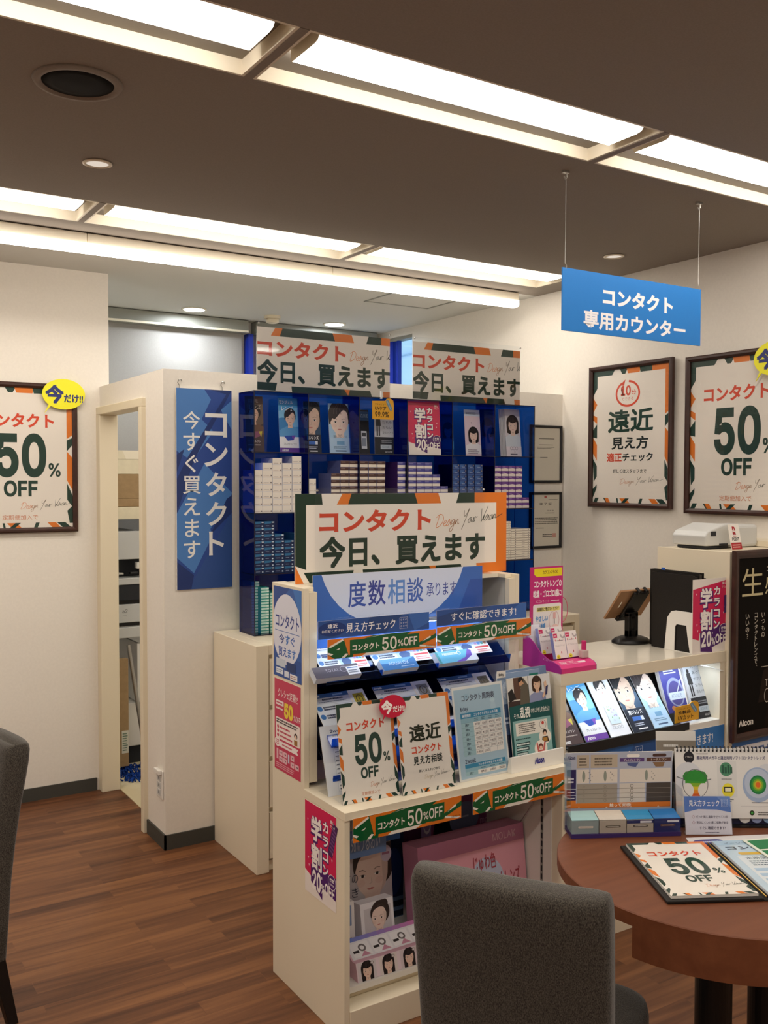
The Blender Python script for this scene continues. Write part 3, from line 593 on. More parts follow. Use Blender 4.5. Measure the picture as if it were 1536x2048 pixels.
    def smooth(pts, n=6):
        out = []; K = len(pts)
        for i in range(K):
            p0, p1, p2, p3 = pts[i-1], pts[i], pts[(i+1) % K], pts[(i+2) % K]
            for j in range(n):
                t = j/n; out.append(tuple(.5*(2*p1[q]+(p2[q]-p0[q])*t+(2*p0[q]-5*p1[q]+4*p2[q]-p3[q])*t*t+(3*p1[q]-p0[q]-3*p2[q]+p3[q])*t**3) for q in (0, 1)))
        return out
    hi = mixc(hair, skin, .16); P.L = L+7; H_ = lambda pts, c: P.poly(smooth([(cx+fx*a, cy+s*b) for a, b in pts]), c)
    if style in ('bob', 'long'):
        H_(((-1.12, .05), (-1.1, -.35), (-.55, -.62), (.1, -.66), (.7, -.58), (1.12, -.3), (1.12, .05), (.96, -.02), (.86, -.22), (.45, -.17), (0, -.13), (-.45, -.17), (-.84, -.22), (-.95, -.02)), hair)
        P.L = L+8
        for x in (-.5, -.1, .35): P.line([(cx+fx*x*.5, cy-s*.60), (cx+fx*(x*1.0), cy-s*.20)], s*.02, hi)
        for sg in (-1, 1): P.line([(cx+sg*fx*1.15, cy-s*.1), (cx+sg*fx*1.2, cy+s*.45)], s*.03, hi)
    elif style == 'up':
        H_(((-1.05, -.05), (-1.06, -.36), (-.5, -.60), (.2, -.64), (.9, -.48), (1.1, -.1), (.95, -.16), (.7, -.36), (.2, -.43), (-.3, -.40), (-.75, -.30)), hair)
        P.L = L+8; P.line([(cx-fx*.2, cy-s*.5), (cx+fx*.5, cy-s*.52), (cx+fx*.9, cy-s*.34)], s*.02, hi)
    else:
        H_(((-1.12, .12), (-1.16, -.3), (-.8, -.62), (-.1, -.74), (.6, -.68), (1.1, -.4), (1.1, .1), (.95, -.08), (.88, -.3), (.5, -.42), (.1, -.30), (-.25, -.16), (-.55, -.06), (-.72, -.10), (-.9, .0)), hair)
        P.L = L+8
        for x in (-.6, -.25, .2, .6): P.line([(cx+fx*(x*.4+.15), cy-s*.68), (cx+fx*(x*.8-.1), cy-s*.42), (cx+fx*x, cy-s*.26)] if x < .3 else [(cx+fx*.3, cy-s*.66), (cx+fx*.8, cy-s*.5)], s*.018, hi)
    return P
def art_booklet(P, kind):                # tall folded brochures, W=100 H=250
    w = '#f3f3f5'
    if kind == 'blue':
        P.bg('#4fa0d8'); P.poly([(0, 60), (100, 40), (100, 130), (0, 140)], '#7fbfe6', 1); P.ell(20, 120, 40, 30, '#3c86c2'); face(P, 56, 92, 62, '#20191a', '#ecc9b2', '#5fa2d6', 'short', 3); P.text('モンジェル', 4, 12, 72, 27, w, .02, 12); P.text('レンズ', 14, 38, 72, 58, w, .02)
        P.rect(0, 178, 100, 250, w, 13); P.poly([(22, 174), (78, 170), (70, 192), (40, 196)], '#2c4fae', 14); P.poly([(60, 172), (80, 170), (66, 194)], '#7b4fb5'); P.text('プレシジョン ワン', 20, 205, 84, 215, '#3a3a48', .01); P.rect(0, 228, 100, 250, '#6a3f9c'); P.text('Alcon', 10, 233, 42, 245, w, .03, 15)
    elif kind == 'brown':
        P.bg('#4a3a34'); P.ell(70, 60, 60, 70, '#6c5848', 1); face(P, 46, 84, 62, '#241815', '#d8ae92', '#6e4f3c', 'up', 3); P.text('目見', 20, 14, 74, 30, '#b9aa9a', .0, 12); P.text('レンズ', 24, 38, 86, 58, '#cdbfae', .0); P.rect(0, 170, 100, 250, '#4c3a3a', 13); P.poly([(30, 160), (80, 156), (86, 176), (40, 190)], '#8a4f66', 14); P.poly([(70, 158), (90, 156), (84, 182)], '#c8b640'); P.text('トータルワン', 14, 196, 80, 207, '#d8cfc8', .01); P.greek(10, 214, 90, 222, 1, '#b8aaa2'); P.text('Alcon', 10, 232, 42, 245, w, .03)
    elif kind == 'white':
        P.bg('#f0f2f6'); P.rect(22, 22, 82, 100, '#dfe6ea', 1); face(P, 50, 64, 58, '#3b3a3c', '#f2e4d8', '#e9eef2', 'short', 3); P.rect(26, 120, 74, 205, '#cfe0e4', 12)
        for i in range(14):
            x, y = 30+random.random()*40, 125+random.random()*70; P.poly([(x, y), (x+7, y-5), (x+4, y+4)], random.choice(['#7fa56c', '#9cc0a0', '#b6a0c8', '#8aa7c8']), 13)
        for i in range(4): P.ring(30+i*13, 218, 6, 6, 1, '#9a9aa4', 13, n=16)
    elif kind == 'dark':
        P.bg('#2d4a66'); P.poly([(0, 0), (60, 0), (0, 70)], '#8fb4c8', 1); face(P, 40, 86, 132, '#14171d', '#d9bba6', '#20242e', 'short', 3); P.rect(0, 160, 100, 250, '#1d2434', 12); P.text('潤いレンズ', 14, 166, 84, 184, w, .02, 13); P.rect(22, 192, 64, 208, '#3f6fc0'); P.rect(64, 192, 78, 208, '#dfe6f2'); P.greek(20, 216, 80, 230, 2, '#cfd6e4'); P.rect(30, 238, 76, 243, w)
    elif kind == 'pale':
        P.bg('#a9cde8'); P.poly([(50, 0), (100, 0), (100, 60), (60, 40)], '#cfe6f4', 1); face(P, 50, 88, 134, '#3b3232', '#f0d8c8', '#d4e4f0', 'short', 3); P.rect(0, 170, 100, 250, '#b5d3ec', 12); P.text('潤いレンズ', 18, 158, 84, 174, '#7d8e9e', .0, 13); P.rect(34, 188, 70, 206, '#79a9cf'); P.greek(18, 212, 84, 226, 2, '#6d8cab'); P.rect(26, 234, 78, 240, '#42597a')
    elif kind == 'ring':
        P.bg('#3f3f8c'); P.poly([(0, 0), (100, 0), (100, 16), (0, 30)], '#2c2c66', 1); P.ell(58, 120, 42, 62, '#8f96bd', 2); P.ell(58, 124, 34, 52, '#4e4a86', 3); P.line([(60, 130), (96, 70)], 4, '#c9cfe6', 4); P.rect(22, 120, 100, 152, '#cfdcea', 5); P.text('ACUVUE', 32, 128, 84, 143, '#7f94b4', .0, 6); P.greek(20, 22, 84, 42, 2, '#dfe2f2', 6); P.rect(20, 200, 80, 238, '#2a2a5e', 4); P.ell(30, 186, 10, 10, '#b57a55', 5)
    elif kind == 'ink':
        P.bg('#c4c7cc'); P.rect(0, 158, 100, 250, '#26282e', 1)
        for i, t in enumerate(('だれと', 'あって', 'だれを', 'おもい', '見るだろう')): P.text(t, 42, 16+i*28, 92 if i != 4 else 98, 30+i*28, '#4b5058', .0, 1)
        P.ell(20, 42, 7, 9, '#2e2b2a', 2); P.poly([(10, 50), (30, 50), (34, 100), (8, 100)], '#3a3a3c'); P.rect(11, 98, 18, 152, '#2c2c30'); P.rect(22, 98, 29, 152, '#2c2c30'); P.greek(36, 172, 94, 190, 2, '#8d9097', 2); P.rect(30, 198, 88, 222, '#b9c3cc', 2); P.text('ACUVUE', 38, 204, 74, 215, '#5f7f9a', .0, 3); P.text('ACUVUE', 54, 232, 92, 241, '#e6e6ea', .0)
    elif kind == 'rose':
        P.bg('#e8d3dc'); P.rect(0, 0, 100, 34, '#d6e0ef', 1); P.greek(10, 12, 90, 26, 2, '#6d7fa5', 2); P.ell(44, 70, 4, 4, '#bca9b6', 2); face(P, 54, 138, 66, '#1f1715', '#f0d2c2', '#f3f0f2', 'bob', 3); P.greek(14, 212, 92, 240, 3, '#a79aa6', 13)
    elif kind == 'soft':
        P.bg('#d8d3d6'); face(P, 50, 84, 76, '#30251f', '#ecd0bd', '#d5dde2', 'bob', 3); P.rect(0, 196, 100, 250, '#e6dde2', 13); [P.ring(34+i*17, 206, 9, 9, 1.6, '#6b6672', 14, n=18) for i in range(3)]; P.text('8', 52, 220, 58, 230, '#7a7480', .0, 14); P.rect(26, 234, 72, 241, '#6b6672')
    elif kind == 'deep':
        P.bg('#1d5a8c'); face(P, 54, 100, 74, '#0f2c52', '#2f72a6', '#3c86b8', 'bob', 3); P.greek(20, 226, 86, 236, 1, '#7fb0d4', 13)
    elif kind == 'night':
        P.bg('#121722'); P.rect(0, 10, 100, 60, '#2f4a6e', 1); P.text('ACUVUE', 10, 24, 92, 44, '#9fb6cc', .0, 2); P.rect(20, 120, 74, 220, '#c9ced6', 2); P.rect(26, 130, 68, 150, '#30343c', 3); P.rect(26, 160, 68, 205, '#7d8796')
def art_uv(P, a, b, c):                  # gold UV tag, W=100 H=100
    P.text(a, 12, 26, 62, 34, '#4a2f08', .0, 2); P.text(b, 12, 40, 64, 58, '#3a2606', .03); P.text(c, 12, 64, 76, 90, '#3a2606', .02); P.poly([(62, 12), (72, 6), (92, 46), (88, 60), (80, 56), (66, 26)], '#6f93ac'); P.line([(68, 14), (86, 54)], 3, '#a9c0cf', 3)
def art_certificate(P, n):
    P.bg('#dcd5c4'); W, H = P.W, P.H; k = '#6b665a'
    if n == 0: P.rect(W*.25, H*.20, W*.80, H*.215, k, 1); P.rect(W*.25, H*.32, W*.75, H*.328, k); P.greek(W*.2, H*.36, W*.85, H*.40, 2, k); P.greek(W*.3, H*.55, W*.6, H*.58, 1, k)
    else:
        P.text('修 了 証', W*.28, H*.16, W*.72, H*.205, '#4a463c', .02, 1); P.ell(W*.5, H*.05, W*.05, H*.02, '#b5544a'); P.greek(W*.6, H*.09, W*.95, H*.11, 1, k); P.text('受 講 者', W*.55, H*.30, W*.8, H*.325, k, .0); P.greek(W*.5, H*.35, W*.9, H*.37, 1, k); P.greek(W*.12, H*.44, W*.95, H*.58, 4, k, jitter=.1); P.greek(W*.15, H*.64, W*.45, H*.66, 1, k); P.greek(W*.4, H*.76, W*.8, H*.83, 2, '#4a463c', jitter=.05); P.rect(W*.74, H*.755, W*.88, H*.84, '#cf9a8c')
# ================================================================== builders for flat goods
def base_of(F): return F.at(F.w/2, F.h, 0)
def card(name, F, art, W, H, label, cat, group=None, th=.003, mat='print', edge='#e8e2d8', parent=None, body='paint'):
    m = MB().fbox(F, 0, 0, F.w, F.h, -th, 0, body, edge); P = Print(m, F, W, H, mat); art(P)
    if parent is not None:
        o = m.build(name, parent); 
        if label: o['label'] = label
        return o
    return tag(m.build(name, origin=base_of(F)), label, cat, group)
def stand(name, F, art, W, H, label, cat, group=None, mat='print', foot=.06):      # sheet between two clear acrylic leaves with a foot
    r = thing(name, base_of(F), label, cat, group)
    card('printed_sheet', F, art, W, H, None, None, th=.0012, mat=mat, parent=r)
    m = MB().fbox(F, -.003, -.003, F.w+.003, F.h, .0016, .0034, 'acrylic_clear').fbox(F, -.003, -.003, F.w+.003, F.h, -.005, -.003, 'acrylic_clear')
    c = F.at(0, F.h, -.004); d = F.at(F.w, F.h, -.004); B = Vector((-F.U.y, F.U.x, 0))
    vs = [c, d, d+B*foot, c+B*foot]; zz = Vector((0, 0, .002)); m.add([v for v in vs]+[v+zz for v in vs], BOXF, 'acrylic_clear'); m.build('acrylic_holder', r)
    return r
def bubble(mb, F, col, tcol, th=.003):
    mb.fprism(F, bubble_outline(F.w, F.h), -th, 0, 'print', col); art_bubble_text(Print(mb, F, 100, 100, 'print'), tcol)
def framed(name, F, art, W, H, label, sheet_W=None, fw=.024, depth=.018, wood_mat='frame_wood', bub=None, mat='print', film=True):
    r = thing(name, base_of(F), label, 'framed poster', None); m = MB()
    # moulded bars with a raised middle
    for k in range(4):
        a = ((0, 0), (F.w, 0), (F.w, F.h), (0, F.h))[k]; b = ((F.w, 0), (F.w, F.h), (0, F.h), (0, 0))[k]
        ia = ((1, 1), (-1, 1), (-1, -1), (1, -1))[k]; ib = ((-1, 1), (-1, -1), (1, -1), (1, 1))[k]
        prof = [(0, 0), (0, depth*.75), (.25, depth), (.6, depth), (1, depth*.6), (1, 0)]; vs = []
        for (x, y), (ix, iy) in ((a, ia), (b, ib)): vs += [F.at(x+ix*fw*t, y+iy*fw*t, n) for t, n in prof]
        n = len(prof); m.add(vs, [[i, (i+1) % n, n+(i+1) % n, n+i] for i in range(n)], wood_mat)
    m.build('frame', r)
    G = F.sub(fw*.9, fw*.9, F.w-1.8*fw, F.h-1.8*fw, .004); card('poster', G, art, W, H, None, None, th=.003, parent=r, mat=mat)
    if film: MB().fbox(G, 0, 0, G.w, G.h, .0035, .0042, 'film').build('cover_film', r)
    if bub:
        m = MB(); bubble(m, bub[0], bub[1], bub[2]); o = m.build('speech_bubble_tag', r); o['label'] = 'yellow speech bubble tag'
    return r
# ---- framed posters on the walls
YF = YL-.006
F = front_rect(.682, 1.211, 1.293, 2.003, YF)
Fb = front_rect(1.045, 1.246, 1.862, 2.028, YF-.024)
framed('framed_poster', F, art_fifty, 100, 138, 'framed 50% OFF poster with a yellow bubble tag, left of the doorway', bub=(Fb, '#efe92a', '#2c3470'))
F = left_rect(3.03, 3.572, 1.411, 2.122, XW-.012); framed('framed_poster', F, art_check_poster, 100, 138, 'brown framed eye check poster with a red 10-minute circle on the right wall', depth=.022)
F = left_rect(2.41, 2.955, 1.396, 2.110, XW-.012); a = on(1508, 690, 'x', XW-.045)
framed('framed_poster', F, art_fifty, 100, 138, 'brown framed 50% OFF poster above the white till machine, yellow tag on its corner', depth=.022, bub=(left_rect(a.y-.20, a.y, 1.965, 2.13, XW-.045), '#efe92a', '#2c3470'))
# ---- certificates on the partition
for n, (z0, z1, lab) in enumerate(((1.532, 1.836, 'upper black framed certificate on the partition beside the blue case'), (1.185, 1.484, 'lower black framed certificate with a red seal, behind the blue case edge'))):
    F = front_rect(3.296, 3.518, z0, z1, YP-.004); r = framed('framed_certificate', F, lambda P, n=n: art_certificate(P, n), 100, 140, lab, fw=.014, depth=.014, wood_mat='black'); r['category'] = 'certificate'
# ---- blue hanging sign
F = front_rect(2.167, 2.846, 2.040, 2.245, 2.335)
r = thing('hanging_sign', (2.506, 2.335, 2.04), 'bright blue sign board hung by two wires under the ceiling', 'sign')
card('sign_board', F, art_hanging, 100, 70*.9, None, None, th=.005, parent=r, edge='#1f76c4')
for x in (2.180, 2.834):
    wire = MB().tube([(x, 2.337, 2.258), (x, 2.337, 2.545)], .0011, 'steel').tube([(x, 2.337, 2.234), (x+.004, 2.334, 2.25), (x, 2.337, 2.262)], .0014, 'steel').build('wire', r)
    MB().box((x-.012, 2.333, 2.552), (x+.012, 2.345, 2.56), 'steel').tube([(x+.004, 2.339, 2.555), (x+.007, 2.339, 2.540), (x, 2.339, 2.533), (x-.006, 2.339, 2.541)], .0025, 'steel').build('hook', wire)
# ---- tall blue board on the partition corner
F = front_rect(1.376, 1.622, 1.087, 1.926, YP-.012)
r = thing('hanging_board', base_of(F), 'tall blue board with white vertical lettering hung on two hooks on the partition', 'sign')
sb = card('sign_board', F, art_blue_vertical, 100, 330, None, None, th=.006, parent=r, edge='#e9e6e0')
for u in (.015, .205):
    p = F.at(u, 0, -.003); MB().tube([p+Vector((0, 0, -.004)), p+Vector((0, 0, .012)), p+Vector((-.008, -.002, .022)), p+Vector((-.004, -.006, .034)), p+Vector((.008, -.002, .036)), p+Vector((.013, .008, .03))], .0022, 'steel').build('hook', sb)

# ================================================================== drawer cabinet and the blue acrylic case on it
CX0, CX1, CY0, CY1, CZ = 1.538, 3.245, 3.357, 3.786, .901
r = thing('drawer_cabinet', ((CX0+CX1)/2, 3.57, 0), 'long cream drawer cabinet under the blue acrylic case', 'cabinet')
m = MB().box((CX0, CY0, 0), (CX0+.054, CY1, CZ), 'laminate').box((CX0+.054, CY0, .862), (CX1-.03, CY1, CZ), 'laminate').box((CX1-.03, CY0, 0), (CX1, CY1, CZ), 'laminate').box((CX0+.054, CY0+.03, .04), (CX1-.03, CY1-.001, .862), 'trim_cream').box((CX0+.054, CY0+.02, .0), (CX1-.03, CY1-.001, .04), 'trim_cream')
m.build('carcass', r, bevel=.002)
xs = [CX0+.057, 2.14, 2.70, CX1-.034]
for a, b in zip(xs, xs[1:]):
    for k in range(4): MB().box((a+.002, CY0+.004, .052+k*.2035), (b-.002, CY0+.024, .235+k*.2035), 'laminate').build('drawer', r, bevel=.0015)
AX0, AX1, AY0, AY1, AZ0, AZ1 = 1.629, 3.140, 3.572, 3.724, .9015, 1.913
AP, AR = (AX1-AX0)/6, (AZ1-AZ0)/4
r = thing('acrylic_case', ((AX0+AX1)/2, 3.65, AZ0), 'translucent deep blue acrylic pigeonhole case standing on the cream cabinet', 'display case')
t = .004
MB().box((AX0, AY1-t, AZ0), (AX1, AY1, AZ1), 'acrylic_blue').build('back_panel', r)
for k in range(7):
    x = AX0+AP*k; x = min(max(x, AX0+t/2), AX1-t/2); MB().box((x-t/2, AY0+.002, AZ0), (x+t/2, AY1-t, AZ1), 'acrylic_blue').box((x-t/2, AY0, AZ0), (x+t/2, AY0+.0019, AZ1), 'edge_navy').build('divider', r)
for k in range(5):
    z = AZ0+AR*k; z = min(max(z, AZ0+t/2), AZ1-t/2); MB().box((AX0+t, AY0+.002, z-t/2), (AX1-t, AY1-t, z+t/2), 'acrylic_blue_deep').box((AX0, AY0-.0008, z-t/2), (AX1, AY0+.0012, z+t/2), 'edge_navy').build('shelf', r)
# ---- cut notices in clear holders on the case
def top_banner(x0, x1, lab):
    F = front_rect(x0, x1, AZ1+.001, 2.212, 3.665); r = thing('banner_stand', base_of(F), lab, 'sign', 'notices standing on the blue case')
    hold = MB().fbox(F, 0, 0, F.w, F.h, -.004, -.002, 'acrylic_clear').fbox(F, 0, 0, F.w, F.h, .002, .004, 'acrylic_clear').fbox(F, 0, F.h-.003, F.w, F.h, -.05, .04, 'acrylic_clear'); hold = hold.build('acrylic_holder', r)
    G = F.sub(.001, .022, F.w-.002, F.h-.022, 0); card('printed_sheet', G, lambda P: art_banner(P, .10, .885), 100, 43, None, None, th=.0015, parent=r, mat='print_gloss')
    for u in (.006, F.w-.006): MB().lathe([(.004, 0), (.004, .006), (1e-6, .007)], F.at(u, .008, .004), 'steel', n=12, axis=(F.U, -F.V, F.N)).build('pin', hold)
top_banner(1.686, 2.349, 'wide orange and green notice in acrylic, left one on the blue case')
top_banner(2.474, 3.122, 'wide orange and green notice in acrylic, right one on the blue case')
# ---- leaflets in the top pigeonholes
ZT = AZ0+AR*3+t/2+.0006
def leaflet(pxl, pxr, kind, lab, h=.232, y=3.655, tilt=5, name='brochure', pages=1, zb=ZT):
    pz = 903
    a, b = on(pxl, pz, 'y', y), on(pxr, pz, 'y', y)
    F = leaning((a.x, y, zb), (b.x, y, zb), h, tilt); m = MB()
    for q in range(pages): m.fbox(F, -.004*q, 0, F.w-.004*q, F.h, -.0012-.006*q, -.006*q, 'paint', '#e6e4e2')
    art_booklet(Print(m, F, 100, 250, 'print'), kind)
    return tag(m.build(name, origin=base_of(F)), lab, 'brochure')
leaflet(493, 529, 'brown', 'brown portrait brochure at the left end of the blue case top row', h=.236)
leaflet(560, 600, 'blue', 'light blue brochure with a person in blue shirt, blue case top row', h=.235)
leaflet(610, 643, 'dark', 'dark brochure with half a face just right of a divider, blue case top row', h=.225)
leaflet(660, 702, 'pale', 'pale blue brochure with a large face, blue case top row', h=.222)
leaflet(720, 740, 'night', 'narrow black brochure beside the yellow tag, blue case top row', h=.20)
leaflet(750, 788, 'ink', 'grey brochure with a standing figure under the yellow tag, blue case top row', h=.215, tilt=3)
leaflet(884, 908, 'deep', 'dark blue brochure half behind the pink discount card, blue case', h=.20, tilt=3, y=3.70)
leaflet(932, 963, 'rose', 'rose brochure with a bob haired portrait, blue case top row', h=.225)
leaflet(964, 990, 'deep', 'blue tinted brochure right of the rose brochure, blue case top row', h=.235, y=3.69)
leaflet(1013, 1043, 'soft', 'stack of pale portrait brochures, rightmost in the blue case top row', h=.238, pages=5)
a = on(745, 838, 'y', 3.565); b = on(788, 797, 'y', 3.565); F = front_rect(a.x, b.x, a.z, b.z, 3.566)
def uv_tag(F, lab, t3, tilt_th=.002):
    m = MB(); w, h = F.w, F.h; out = [(0, h*.16), (w*.60, h*.13), (w*.68, h*.02), (w*.82, 0), (w*.97, h*.10), (w, h*.3), (w, h), (0, h)]
    m.fprism(F, out, -.002, 0, 'print', '#e2a72c'); art_uv(Print(m, F, 100, 100), *t3); return m
m = uv_tag(F, '', ('アキュビュー', 'UVケア', '99.9%')); m.box((F.O.x+.045, 3.566, F.O.z-.004), (F.O.x+.052, 3.576, F.O.z+.03), 'print', '#e8e8e8'); tag(m.build('price_tag', origin=base_of(F)), 'yellow UV tag with a blue lens drawing clipped on the blue case', 'tag')
a = on(818, 905, 'y', 3.60); b = on(882, 905, 'y', 3.60)
F = leaning((a.x, 3.60, ZT), (b.x, 3.60, ZT), .246, 4); card('discount_card', F, lambda P: art_student(P), 100, 150, 'pink student discount card inside the blue case top row', 'card', th=.0012, mat='print_gloss')

# ---- lens boxes stacked in the lower rows, each one an object
ORD = ['first', 'second', 'third', 'fourth', 'fifth', 'sixth', 'seventh', 'eighth', 'ninth', 'tenth', 'eleventh', 'twelfth', 'thirteenth', 'fourteenth', 'fifteenth', 'sixteenth', 'seventeenth', 'eighteenth', 'nineteenth', 'twentieth']
PROTO = {}
def lens_box(kind, w, h, d=.115):
    k = (kind, round(w, 4), round(h, 4))
    if k in PROTO: return PROTO[k], False
    F = Frame((-w/2, 0, h), (1, 0, 0), (0, 0, -1), w, h); m = MB(); side = {'white': '#cfd4e6', 'brown': '#6d76a8', 'indigo': '#4a2a6c', 'navy': '#20346c', 'purple': '#5a2f7c', 'teal': '#1c4c80', 'thin': '#e6e0d4', 'mint': '#35a79a'}[kind]
    m.fbox(F, 0, 0, w, h, -d, 0, 'print', side); P = Print(m, F, 100, 60, n0=.0002)
    if kind == 'white': P.rect(1, 1, 99, 59, '#ece6dd', 0); P.rect(2, 50, 98, 52, '#cdb9ac', 1); P.greek(12, 42, 66, 48, 1, '#8d8590', 1); P.rect(82, 40, 92, 52, '#4a4450', 1)
    elif kind == 'brown': P.rect(1, 1, 99, 32, '#4b3330', 0); P.rect(1, 32, 99, 59, '#e6ddcf', 0); P.greek(10, 6, 70, 20, 2, '#8d7a74', 1); P.rect(1, 1, 99, 5, '#6b5350', 1)
    elif kind == 'indigo': P.rect(1, 1, 99, 32, '#4b4a94', 0); P.rect(1, 32, 99, 59, '#e6e0da', 0); P.greek(10, 6, 70, 20, 2, '#9a9ac6', 1); P.rect(1, 1, 99, 5, '#7c7cb8', 1)
    elif kind == 'purple': P.poly([(1, 1), (99, 1), (99, 34), (60, 26), (1, 32)], '#6a3f8e', 0); P.poly([(1, 32), (60, 26), (99, 34), (99, 59), (1, 59)], '#e2d8d6', 0); P.greek(12, 10, 60, 18, 1, '#b9a4c9', 1)
    elif kind == 'navy': P.rect(1, 1, 99, 59, '#25407c', 0); P.poly([(1, 1), (70, 1), (30, 30), (1, 34)], '#3d629f', 1); P.rect(2, 44, 98, 50, '#4c6aa4', 1); P.rect(80, 4, 92, 14, '#a08a60', 2); P.greek(30, 22, 76, 34, 1, '#9fb4d4', 2)
    elif kind == 'teal': P.rect(1, 1, 99, 59, '#1a2850', 0); P.poly([(1, 1), (80, 1), (60, 20), (1, 24)], '#2f6c9a', 1); P.rect(74, 4, 96, 14, '#c9d6e4', 1); P.greek(12, 36, 56, 46, 1, '#93a4c4', 1); P.rect(76, 38, 90, 50, '#c3d4e6', 1)
    elif kind == 'thin': P.rect(1, 2, 99, 50, '#efe8da', 0); P.rect(0, 50, 100, 60, '#8d8274', 0); P.greek(56, 22, 72, 40, 1, '#9a8f84', 1); P.rect(20, 14, 24, 44, '#7a6f66', 1); P.rect(88, 20, 92, 40, '#7a6f66', 1)
    elif kind == 'mint': P.rect(1, 4, 99, 56, '#bfe3da', 0); P.rect(1, 44, 99, 58, '#2f9c90', 1); P.rect(70, 12, 96, 40, '#e2f0ea', 1)
    o = m.build('lens_box', origin=(0, 0, 0)); PROTO[k] = o; return o, True
COLOUR = {'white': 'white', 'brown': 'brown and white', 'indigo': 'indigo and white', 'navy': 'navy', 'purple': 'purple and white', 'teal': 'blue', 'thin': 'flat cream', 'mint': 'mint green'}
def stack(kind, px0, px1, n, h, row, where, y=3.586, wmin=None):
    z0 = AZ0+AR*row+t/2+.0004; a, b = on(px0, 1000, 'y', y), on(px1, 1000, 'y', y); w = b.x-a.x
    for k in range(n):
        o, first = lens_box(kind, w-.0006, h-.0003)
        if not first: o = o.copy(); COL.objects.link(o)
        o.location = ((a.x+b.x)/2+random.uniform(-.0006, .0006), y+random.uniform(0, .002), z0+k*h); o.rotation_euler.z = random.uniform(-.004, .004)
        pos = 'bottom' if k == 0 else 'top' if k == n-1 else ORD[k]+' up'
        tag(o, '%s lens box, %s in the %s' % (COLOUR[kind], pos, where), 'box', '%s lens boxes in the blue case' % COLOUR[kind])
R2 = .0296
for i, (a, b, n) in enumerate(((508.7, 525, 6), (525.3, 545, 7), (545.4, 564.6, 8), (565, 584, 7), (584.5, 603, 8))): stack('white', a, b, n, R2 if i not in (2,) else .0285, 2, '%s stack of the first column' % ORD[i])
stack('white', 618, 632.3, 5, .0285, 2, 'short stack of the second column')
for i, (a, b, n) in enumerate(((662.3, 679.9, 6), (680.6, 698, 8), (698.6, 715.7, 8))): stack('brown', a, b, n, .0276, 2, '%s stack of the second column' % ORD[i])
for i, (a, b, n) in enumerate(((719.6, 736, 8), (737, 753.7, 8), (754.4, 770.3, 8))): stack('brown', a, b, n, .0276, 2, '%s stack of the third column' % ORD[i])
stack('indigo', 795, 810.7, 8, .0274, 2, 'lone stack of the third column')
for i, (a, b, n) in enumerate(((816.7, 832, 8), (832.8, 848.3, 8), (848.9, 864.4, 8), (865, 880.2, 6), (880.8, 896, 4))): stack('indigo', a, b, n, .0272, 2, '%s stack of the fourth column' % ORD[i])
for i, (a, b, n) in enumerate(((905, 918.6, 8), (919.8, 933.2, 8), (934.9, 948.8, 8), (950, 965.4, 8))): stack('navy', a, b, n, .0264, 2, '%s stack of the fifth column' % ORD[i])
for i, (a, b, n) in enumerate(((988.4, 1002.6, 8), (1003.4, 1016.5, 8), (1017, 1030.8, 8), (1031.3, 1044.3, 8), (1044.8, 1058.2, 2))): stack('purple', a, b, n, .0259, 2, '%s stack of the sixth column' % ORD[i])
for i, (a, b, n) in enumerate(((508.8, 528.2, 8), (528.8, 549, 8), (549.5, 568.4, 6), (569, 588, 5), (588.5, 607, 6))): stack('teal', a, b, n, .0272, 1, '%s stack of the lower first column' % ORD[i])
stack('thin', 986, 1022.4, 16, .0118, 1, 'left pile beside the big sign'); stack('thin', 1023, 1061.3, 13, .0116, 1, 'right pile beside the big sign')
for i, (a, b, n) in enumerate(((502.5, 518.5, 18), (521.5, 538, 16), (540, 556, 14))): stack('mint', a, b, n, .0121, 0, '%s stack at the case bottom' % ORD[i], y=3.63 if i == 0 else 3.60)
for i, (a, b, n) in enumerate(((556.4, 573, 14),)): stack('mint', a, b, n, .0121, 0, 'fourth stack at the case bottom', y=3.60)
# ================================================================== promotion shelf (gondola) in front of the case
GX0, GX1, GYF, GYB, GYU = 1.277, 2.095, 2.212, 2.668, 2.456
r = thing('display_shelf', ((GX0+GX1)/2, 2.44, 0), 'cream promotion shelf unit with blue trays under the big sign', 'display shelf')
G = r; PT = .018
def end_panel(x0, x1): 
    m = MB(); pts = [(GYF+.006, 0), (GYB, 0), (GYB, 1.231), (GYU, 1.231), (GYU, .6183), (GYF+.006, .6183)]; k = len(pts)
    vs = [(x0, y, z) for y, z in pts]+[(x1, y, z) for y, z in pts]; m.add(vs, [list(range(k))[::-1], list(range(k, 2*k))]+[[i, (i+1) % k, k+(i+1) % k, k+i] for i in range(k)], 'laminate'); return m
end_panel(GX0, GX0+PT).box((GX0+PT, GYU+.0205, 1.2175), (GX0+.044, GYB, 1.231), 'laminate').build('end_panel', r, bevel=.0015); end_panel(GX1-PT, GX1).box((GX1-.044, GYU+.0205, 1.2175), (GX1-PT, GYB, 1.231), 'laminate').build('end_panel', r, bevel=.0015)
MB().box((GX0+PT, GYU, .655), (GX0+.044, GYU+.02, 1.2178), 'laminate').build('post', r); MB().box((GX1-.044, GYU, .655), (GX1-PT, GYU+.02, 1.2178), 'laminate').build('post', r)
MB().box((GX0+.045, 2.515, 1.218), (GX1-.045, GYB-.021, 1.231), 'laminate').build('top_board', r)
MB().box((GX0-.0015, GYF, .6185), (GX1+.0015, GYU-.0005, .6405), 'laminate').box((GX0+.019, GYU-.0005, .6185), (GX1-.019, GYU+.05, .6405), 'laminate').build('ledge', r)
MB().box((GX0+PT, GYB-.02, .05), (GX1-PT, GYB, 1.218), 'laminate_white').build('back_panel', r)
